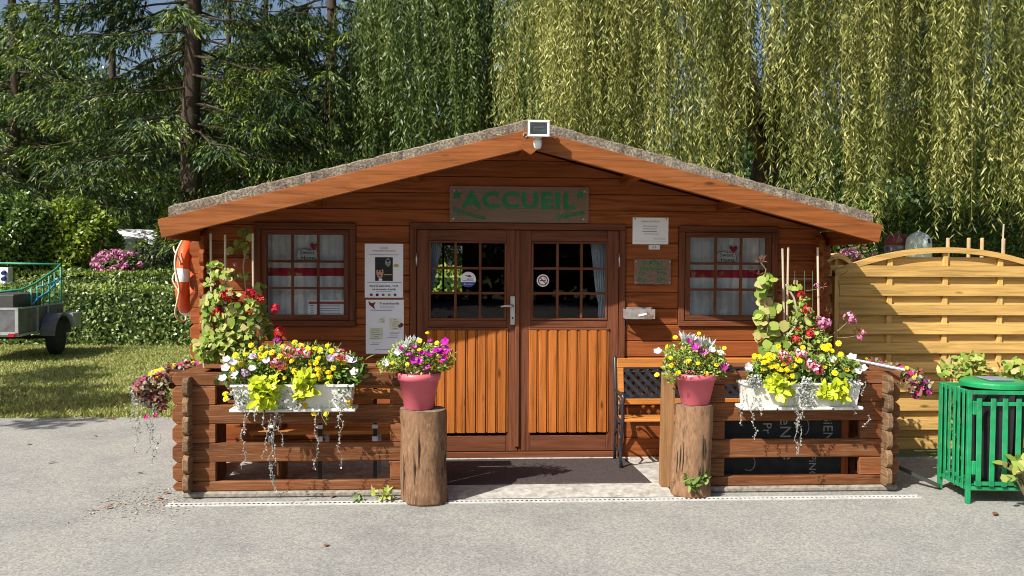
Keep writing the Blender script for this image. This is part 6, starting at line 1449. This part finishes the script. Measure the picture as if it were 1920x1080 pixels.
# ================================================================== HEDGES, SHRUBS, TREES
def hedge(label, cx, cy, lx, ly, z0, z1, rotz, n, L, W, mat, grp, nm='hedge'):
    t = thing(nm, label, 'hedge', (cx, cy, 0), grp, rotz=rotz)
    obj('shade_core', MB().box(-lx / 2 + 0.1, lx / 2 - 0.1, -ly / 2 + 0.1, ly / 2 - 0.1, z0, z1 - 0.1).mesh('core'), M['lf_dark'], t, local=True)  # solid dark filler; its colour stands in for shade between the leaves
    areas = [lx * (z1 - z0), lx * ly, ly * (z1 - z0), ly * (z1 - z0)]; f = rng.choice(4, n, p=np.array(areas) / sum(areas)); p = rng.uniform(-0.5, 0.5, (n, 3)) * np.array([lx, ly, z1 - z0]) + np.array([0, 0, (z0 + z1) / 2]); nr = np.zeros((n, 3))
    p[f == 0, 1] = -ly / 2; nr[f == 0] = (0, -1, 0.3); p[f == 1, 2] = z1; nr[f == 1] = (0, -0.3, 1); p[f == 2, 0] = -lx / 2; nr[f == 2] = (-1, 0, 0.2); p[f == 3, 0] = lx / 2; nr[f == 3] = (1, 0, 0.2)
    wav = 0.035 * np.sin(p[:, 0] * 2.1) + 0.03 * np.sin(p[:, 0] * 5.3 + p[:, 2] * 4); p += norm(nr) * (wav + rng.normal(size=n) * 0.035)[:, None]
    ax = rdir(n) + nr * 0.5; V, k_ = leaf_arrays(p, ax, nr + rdir(n) * 0.8, rng.uniform(0.7, 1.25, n) * L, W, 'diamond', 0.2)
    stuff(obj('foliage', poly_mesh('foliage', V, k_), M[mat], t, local=True))
    n2 = int(lx * ly * 320); p = np.stack([rng.uniform(-lx / 2, lx / 2, n2), rng.uniform(-ly / 2, ly / 2, n2), np.full(n2, z1 - 0.02) + rng.normal(size=n2) * 0.025], 1)
    V, k_ = leaf_arrays(p, rdir(n2) * 0.5 + np.array([0, -0.2, 1.0]), rdir(n2) + np.array([-0.5, -0.8, 0.3]), rng.uniform(0.6, 1.1, n2) * L, W * 0.9, 'diamond', 0.2)
    stuff(obj('sunlit_tone_shoots', poly_mesh('shoots', V, k_), M['lf_laurel'], t, local=True)); return t  # paler new growth; its colour also stands in for the sunlit hedge top
def bush(label, c, r, n, L, W, mat, grp=None, nm='bush', lump=0.14, cat='bush', core=True):
    c = np.array(c); r = np.array(r, float); t = thing(nm, label, cat, (c[0], c[1], 0), grp)
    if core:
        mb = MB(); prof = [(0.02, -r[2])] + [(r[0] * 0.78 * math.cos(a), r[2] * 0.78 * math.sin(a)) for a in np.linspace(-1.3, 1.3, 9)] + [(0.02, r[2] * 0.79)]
        mb.lathe(prof, 18, tuple(c)); mb.v = [(x, c[1] + (y_ - c[1]) * r[1] / r[0], max(z, 0.0)) for x, y_, z in mb.v]; mb.build('shade_core', M['lf_dark'], t)  # dark filler body, coloured as the shaded inside of the bush
    d = rdir(n); ph = rng.uniform(0, 6, 4); l_ = 1 + lump * (np.sin(d[:, 0] * 6 + ph[0]) * np.sin(d[:, 2] * 5 + ph[1]) + 0.7 * np.sin(d[:, 0] * 11 + d[:, 1] * 7 + ph[2]) * np.sin(d[:, 2] * 9 + ph[3]))
    p = c + d * r * (l_ * rng.uniform(0.8, 1.06, n))[:, None]; ok = p[:, 2] > 0.02; p, d2 = p[ok], d[ok]; m_ = len(p)
    leaves('foliage', M[mat], t, p, rdir(m_) + d2 * 0.6 + np.array([0, 0, -0.2]), d2 + rdir(m_) * 0.7, rng.uniform(0.7, 1.25, m_) * L, W, 'diamond', 0.2); return t

h1 = P(150, 645, z=0); hz = -YAW
hedge('long clipped hedge directly behind the trailer and lawn', -6.6, 11.45, 12.5, 0.9, 0.0, P(200, 541, d=18.4)[2], hz, 12500, 0.1, 0.055, 'lf_hedge', 'clipped hedges')
q = P(200, 514, d=24.2); hedge('second clipped hedge, a little higher behind the first', q[0] + 1.0, q[1] + 0.4, 16.0, 0.9, 0.0, q[2], hz, 15000, 0.11, 0.06, 'lf_hedge', 'clipped hedges')
q = P(297, 489, d=29.5); hedge('low dark hedge in front of the caravan', q[0] + 0.6, q[1] + 0.3, 2.4, 0.7, 0.0, q[2], hz, 2600, 0.09, 0.05, 'lf_mid', 'clipped hedges')
def pb(u, v, ru, rv, d): c = P(u, v, d=d); s_ = d / F_PX; return c, (ru * s_, min(ru, rv) * s_, rv * s_)
c, r = pb(138, 468, 78, 90, 26); bush('large rounded bright green laurel bush left of the caravan', c, r, 15000, 0.16, 0.085, 'lf_laurel', lump=0.1)
c, r = pb(25, 450, 75, 78, 25); bush('dark green spreading shrub at the frame edge beside the laurel', c, r, 12000, 0.15, 0.08, 'lf_mid')
c, r = pb(222, 495, 44, 24, 25.2); hb = bush('pink flowering hydrangea bush in front of the caravan', c, r, 1600, 0.1, 0.07, 'lf_mid', lump=0.05, cat='hydrangea')
for k_ in range(70):
    d = rdir(1)[0]; d[1] = -abs(d[1]); flower('geranium', 'fl_hyd', hb, c + d * np.array(r) * 1.03, 0.1, face=tuple(d + np.array([0, 0, 0.4])))
c, r = pb(300, 476, 28, 18, 28.5); bush('pale variegated shrub beside the dark trellis', c, r, 1300, 0.13, 0.06, 'lf_pale')
c, r = pb(275, 400, 95, 75, 36); bush('tall mid green shrub behind the caravan roof', c, r, 13000, 0.17, 0.1, 'lf_mid', lump=0.2)
c, r = pb(345, 405, 40, 80, 33); bush('bright green upright shrub beside the cabin eave', c, r, 6000, 0.16, 0.09, 'lf_laurel', lump=0.2)
c, r = pb(120, 375, 60, 40, 38); bush('mid green shrub showing above the laurel bush', c, r, 5000, 0.17, 0.1, 'lf_mid', lump=0.2)
q = P(1840, 395, d=16.5); hedge('tall dark evergreen hedge behind the stakes and fence', q[0] + 1.2, q[1] + 0.7, 5.4, 1.4, 0.0, q[2], 0.0, 17000, 0.12, 0.035, 'lf_mid', None, nm='evergreen_hedge')
c, r = pb(1606, 478, 40, 12, 13.0); bt_ = bush('pink flowering shrub peeping over the end of the fence', c, (r[0], r[1] * 1.2, r[2]), 260, 0.07, 0.03, 'lf_mid', core=False)
for k_ in range(36):
    d = rdir(1)[0]; d[1] = -abs(d[1]); flower('small', 'fl_hyd', bt_, c + d * np.array(r), 0.05, face=tuple(d))
# hedge seen through the back window
hedge('sunlit hedge behind the cabin seen through its panes', -0.9, 6.1, 4.2, 0.7, 0.0, 1.62, 0.0, 5000, 0.075, 0.05, 'lf_laurel', None)

def limb(parent, p0, p1, r0, r1, sag=0.0, mat='bark', nm='limb', n=6):
    p0, p1 = np.array(p0), np.array(p1); pts = []
    for i in range(n + 1):
        f = i / n; pts.append(p0 + (p1 - p0) * f + np.array([rng.normal() * 0.04, rng.normal() * 0.04, sag * math.sin(math.pi * f)]) * (0 if i in (0, n) else 1))
    MB().tube(pts, list(np.linspace(r0, r1, n + 1)), 7).build(nm, M[mat], parent, smooth=True); return pts

def spruce(label, x, y, H, R, z0, nbr, mat, seed, trunk_r, dense=2.2, cols=('lf_spruce', 'lf_spruce_shaded'), zvis=99):
    global rng
    keep = rng; rng = np.random.default_rng(seed)
    t = thing('spruce_tree', label, 'tree', (x, y, 0), 'spruce trees behind the cabin')
    MB().tube([(x + 0.06 * math.sin(z), y, z) for z in np.linspace(0, H, 14)], [trunk_r * (1 - 0.93 * f) * (1.25 if f == 0 else 1) for f in np.linspace(0, 1, 14)], 14).build('trunk', M['bark'], t, smooth=True)
    PP, AX, LL, WW = [], [], [], []; QQ, QA, QL = [], [], []
    for i in range(nbr):
        f = (i + rng.uniform(0, 1)) / nbr; z = z0 + (H - z0) * f ** 1.25
        if z > zvis and rng.uniform() < 0.6: continue
        Lb = R * (1 - (z - z0) / (H - z0)) ** 0.8 * rng.uniform(0.7, 1.1) + 0.3; az = rng.uniform(0, 2 * math.pi)
        d = np.array([math.cos(az), math.sin(az), 0]); nseg = max(6, int(Lb / 0.16)); s_ = np.linspace(0.06, 1, nseg)
        droop = -0.32 * Lb * s_ ** 1.4 + 0.22 * Lb * np.maximum(0, s_ - 0.6) ** 1.3 * 1.6
        pts = np.array([x, y, z]) + d * (Lb * s_)[:, None]; pts[:, 2] += droop; pts += rng.normal(size=pts.shape) * 0.03
        if rng.uniform() < 0.75: MB().tube([(x, y, z)] + [tuple(p) for p in pts[::max(1, nseg // 5)]], list(np.linspace(0.035, 0.008, len(pts[::max(1, nseg // 5)]) + 1)), 5).build('branch', M['bark'], t)
        side = np.array([-d[1], d[0], 0])
        for k_, p in enumerate(pts):
            f2 = s_[k_]
            if f2 < 0.25:
                if rng.uniform() < 0.5:
                    QQ.append(p); QA.append(side * rng.choice([-1, 1]) + d * 0.3 + np.array([0, 0, -0.4])); QL.append(rng.uniform(0.2, 0.5))
                continue
            for sd in (-1, 1):
                tl_ = (0.25 + 0.5 * math.sin(math.pi * min(1, f2 * 0.9))) * rng.uniform(0.6, 1.1) * min(1, Lb / 2.2); td = norm((side * sd * 0.75 + d * 0.55 + np.array([0, 0, -0.55 + rng.normal() * 0.2]))[None])[0]
                nn = int(max(3, tl_ / 0.05) * dense)
                ss = rng.uniform(0.05, 1, nn)
                q = p + td * (tl_ * ss)[:, None] + rng.normal(size=(nn, 3)) * 0.018; q[:, 2] -= 0.25 * tl_ * ss ** 2
                PP.append(q); AX.append(td + rng.normal(size=(nn, 3)) * 0.3 + np.array([0, 0, -0.3])); LL.append(rng.uniform(0.11, 0.22, nn)); WW.append(rng.uniform(0.026, 0.044, nn))
    PP, AX, LL, WW = np.concatenate(PP), np.concatenate(AX), np.concatenate(LL), np.concatenate(WW)
    nr = rdir(len(PP)) * 0.8 + np.array([-0.2, -0.4, 0.7])
    sel = rng.uniform(size=len(PP)) < 0.62
    leaves('crown', M[cols[0]], t, PP[sel], AX[sel], nr[sel], LL[sel], WW[sel]); leaves('crown', M[cols[1]], t, PP[~sel], AX[~sel], nr[~sel], LL[~sel], WW[~sel])
    if QQ: leaves('dead_twigs', M['twig_brown'], t, np.array(QQ), np.array(QA), rdir(len(QQ)), np.array(QL), 0.015)
    rng = keep; return t
def at(u, d): p = P(u, 491, d=d); return p[0], p[1]
spruce('big spruce with a thick bare lower trunk rising behind the roof eave', *at(362, 21), 17, 4.6, 4.6, 125, None, 1, 0.31, zvis=9)
spruce('spruce with drooping sunlit boughs at the frame edge above the shrubs', *at(30, 29), 19, 5.2, 4.4, 140, None, 2, 0.26, zvis=9)
spruce('dense dark spruce between the thick trunk and the willow', *at(620, 23), 17, 4.3, 2.6, 130, None, 3, 0.24, zvis=9.5)
spruce('shaded spruce set back between the two sunlit spruces', *at(215, 38), 22, 5.2, 4.0, 120, None, 4, 0.26, cols=('lf_spruce_shaded', 'lf_spruce_shaded'), zvis=11)
spruce('spruce set far back behind the gap beside the thick trunk', *at(500, 36), 20, 4.6, 6.5, 110, None, 6, 0.25, cols=('lf_spruce', 'lf_spruce_shaded'), zvis=12)
spruce('shaded spruce far back above the laurel bush', *at(110, 40), 22, 5.0, 5.0, 95, None, 7, 0.26, cols=('lf_spruce_shaded', 'lf_spruce'), zvis=13)
spruce('shaded spruce far back seen through the gap over the roof eave', *at(430, 42), 22, 4.6, 6.5, 90, None, 8, 0.26, cols=('lf_spruce_shaded', 'lf_spruce'), zvis=14)
spruce('slender spruce half hidden by the dark willow edge', *at(775, 27), 17, 3.4, 2.5, 90, None, 5, 0.22, cols=('lf_spruce', 'lf_spruce_shaded'), zvis=11)

def willow(label, cx, cy, R, ztop, nclump, per, mat, seed, zlow, trunk_r, leafL=0.105, lw=0.017, ymax=99, step=0.042, extra=()):
    global rng
    keep = rng; rng = np.random.default_rng(seed)
    t = thing('weeping_willow', label, 'tree', (cx, cy, 0), 'weeping willows')
    MB().tube([(cx, cy, 0), (cx + 0.1, cy, 1.5), (cx, cy + 0.1, 3.2), (cx + 0.1, cy, 4.6)], [trunk_r * 1.25, trunk_r, trunk_r * 0.9, trunk_r * 0.7], 14).build('trunk', M['bark'], t, smooth=True)
    for k_ in range(11):
        a = 2 * math.pi * k_ / 11 + rng.uniform(-0.2, 0.2); rr = R * rng.uniform(0.55, 0.9)
        limb(t, (cx, cy, 4.2 + rng.uniform(-0.6, 0.4)), (cx + rr * math.cos(a), cy + rr * math.sin(a), ztop - 0.9 + rng.uniform(-0.6, 0.3)), trunk_r * 0.42, 0.03, 0.7, n=8)
    PP, AX, LL = [], [], []; SV = MB()
    for c_ in range(nclump + len(extra)):
        a = rng.uniform(0, 2 * math.pi); rr = R * math.sqrt(rng.uniform(0.12, 1.0)); bx, by = cx + rr * math.cos(a), cy + rr * math.sin(a)
        zc = ztop - 1.8 * (rr / R) ** 2 + rng.normal() * 0.4; lowc = zlow + max(0, 1 - rr / R) * 2.0 + abs(rng.normal()) * 1.1
        if c_ >= nclump: bx, by, lowc = extra[c_ - nclump]; zc = lowc + 3.6
        for s_ in range(per):
            sx, sy = bx + rng.normal() * 0.2, by + rng.normal() * 0.2
            if sy > ymax or sy < 3.95: continue
            zt, zb = zc + rng.normal() * 0.3, lowc + abs(rng.normal()) * 0.7
            n = int((zt - zb) / step)
            if n < 6: continue
            zz = np.linspace(zt, zb, n); ph = rng.uniform(0, 6); q = np.stack([sx + 0.09 * np.sin(zz * 1.1 + ph), sy + 0.09 * np.cos(zz * 0.9 + ph), zz], 1) + rng.normal(size=(n, 3)) * 0.014
            az = rng.uniform(0, 6.28, n); ax = np.stack([np.cos(az) * 0.6, np.sin(az) * 0.6, -0.85 + rng.normal(size=n) * 0.3], 1)
            PP.append(q); AX.append(ax); LL.append(rng.uniform(0.65, 1.2, n) * leafL)
            if s_ % 6 == 0: SV.tube([tuple(q[i]) for i in range(0, n, max(1, n // 6))], 0.0035, 3, False)
    PP, AX, LL = np.concatenate(PP), np.concatenate(AX), np.concatenate(LL)
    leaves('crown', M[mat], t, PP, AX, rdir(len(PP)) + np.array([-0.2, -0.5, 0.4]), LL, lw * rng.uniform(0.8, 1.3, len(PP)))
    stuff(SV.build('hanging_shoots', M['lf_willow'], t))
    rng = keep; return t
willow('weeping willow draping a sunlit yellow green curtain behind the cabin', 5.8, 8.6, 5.0, 8.8, 320, 13, 'lf_willow', 41, 1.75, 0.33, leafL=0.115, lw=0.019, ymax=9.6, step=0.041, extra=[(4.95, 4.3, 1.75), (5.15, 4.4, 1.85), (5.5, 4.4, 2.0), (5.75, 4.3, 1.95), (6.05, 4.5, 2.1)])
willow('darker weeping willow standing farther back behind the roof peak', 0.6, 14.2, 3.7, 9.6, 170, 12, 'lf_willow_shaded', 42, 2.6, 0.3, leafL=0.15, lw=0.034, ymax=15.5, step=0.055)

def broadleaf(label, x, y, zc, R, Rz, n, L, W, mat, trunk_r, seed, nclump=60, grp=None, nm='broadleaf_tree', inner=0.45, csz=0.75):
    global rng
    keep = rng; rng = np.random.default_rng(seed); t = thing(nm, label, 'tree', (x, y, 0), grp)
    MB().tube([(x, y, 0), (x + 0.1, y, zc * 0.4), (x, y, zc * 0.8), (x + 0.1, y, zc + Rz * 0.5)], [trunk_r * 1.3, trunk_r, trunk_r * 0.7, trunk_r * 0.25], 10).build('trunk', M['bark'], t, smooth=True)
    d = rdir(nclump); c = np.array([x, y, zc]) + d * np.array([R, R, Rz]) * rng.uniform(inner, 1.0, (nclump, 1))
    for p in c[:10]: limb(t, (x, y, zc - Rz * 0.6), p, trunk_r * 0.4, 0.02, 0.2)
    k_ = rng.integers(0, nclump, n); sz = rng.uniform(0.25, 0.5, nclump) * R * csz
    off = rdir(n) * (sz[k_] * rng.uniform(0.2, 1, n) ** 0.5)[:, None]; off[:, 2] *= 0.7; p = c[k_] + off; p[:, 2] = np.maximum(p[:, 2], 0.3)
    leaves('crown', M[mat], t, p, rdir(n) + np.array([0, 0, -0.3]), rdir(n) * 0.6 + norm(off) * 0.6 + np.array([0, -0.2, 0.4]), rng.uniform(0.7, 1.25, n) * L, W, 'diamond', 0.2)
    rng = keep; return t
# background trees closing the view
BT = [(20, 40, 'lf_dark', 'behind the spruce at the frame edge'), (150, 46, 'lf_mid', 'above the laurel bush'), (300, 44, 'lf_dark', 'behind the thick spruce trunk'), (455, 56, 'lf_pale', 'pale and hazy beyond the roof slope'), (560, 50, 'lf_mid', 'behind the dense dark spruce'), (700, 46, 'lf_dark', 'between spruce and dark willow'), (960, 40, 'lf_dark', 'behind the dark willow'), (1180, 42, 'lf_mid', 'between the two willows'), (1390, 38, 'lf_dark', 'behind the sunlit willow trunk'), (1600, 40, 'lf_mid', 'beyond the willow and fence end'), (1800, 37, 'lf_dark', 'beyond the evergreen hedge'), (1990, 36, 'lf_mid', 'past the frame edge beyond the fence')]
for i, (u, d_, mt, lb_) in enumerate(BT):
    x, y_ = at(u, d_); hz_ = [7.0, 7.5, 6.5, 2.9, 5.8, 7.0, 7.5, 5.0, 5.5, 5.0, 5.2, 5.0][i]
    broadleaf('leafy background tree ' + lb_, x, y_, hz_, 3.8, hz_ * 0.85, 15000, 0.28, 0.16, mt, 0.22, 100 + i, 90, 'background trees', nm='background_tree')
x, y_ = at(-60, 34); broadleaf('dark leafy tree whose branch tips enter the upper frame corner', x, y_, 7.6, 2.6, 1.9, 5000, 0.2, 0.12, 'lf_mid', 0.16, 131, 40)
# trees outside the frame whose shade streaks the lawn
broadleaf('leafy tree standing outside the frame and shading the lawn', -9.6, 1.2, 4.9, 3.0, 0.5, 4200, 0.18, 0.1, 'lf_mid', 0.12, 132, 34, None, csz=0.33)
# treeline across the road, mirrored in the panes
n = 16000; u_ = rng.uniform(-34, 34, n); hh = 7 + 1.6 * np.sin(u_ * 0.5) + np.sin(u_ * 1.3); p = np.stack([u_, -34 + rng.normal(size=n) * 1.6, hh * rng.uniform(0, 1, n) ** 0.8], 1)
o = leaves('treeline', M['lf_dark'], None, p, rdir(n), rdir(n) + np.array([0, 0.6, 0.4]), rng.uniform(0.6, 1.0, n), 0.5); tag(o, 'dark treeline across the road mirrored in the window panes', 'treeline')
# grass blades on the lawn
n = 70000; gx = rng.uniform(-12.5, -2.32, n); gy = 2.3 + (rng.uniform(0, 1, n) ** 1.3) * 8.8; low = 2.33 + np.where(gx < -4, -0.0625 * (gx + 4), 0)
gy = np.maximum(gy, low + rng.normal(size=n) * 0.05); p = np.stack([gx, gy, np.full(n, -0.02)], 1); ax = rdir(n) * 0.7 + np.array([0, 0, 0.8]); ax[:, 2] = np.abs(ax[:, 2])
o = leaves('grass', M['lf_grass'], None, p, ax, rdir(n), rng.uniform(0.03, 0.075, n), 0.013); tag(o, 'short sunlit lawn grass streaked with tree shade', 'grass')
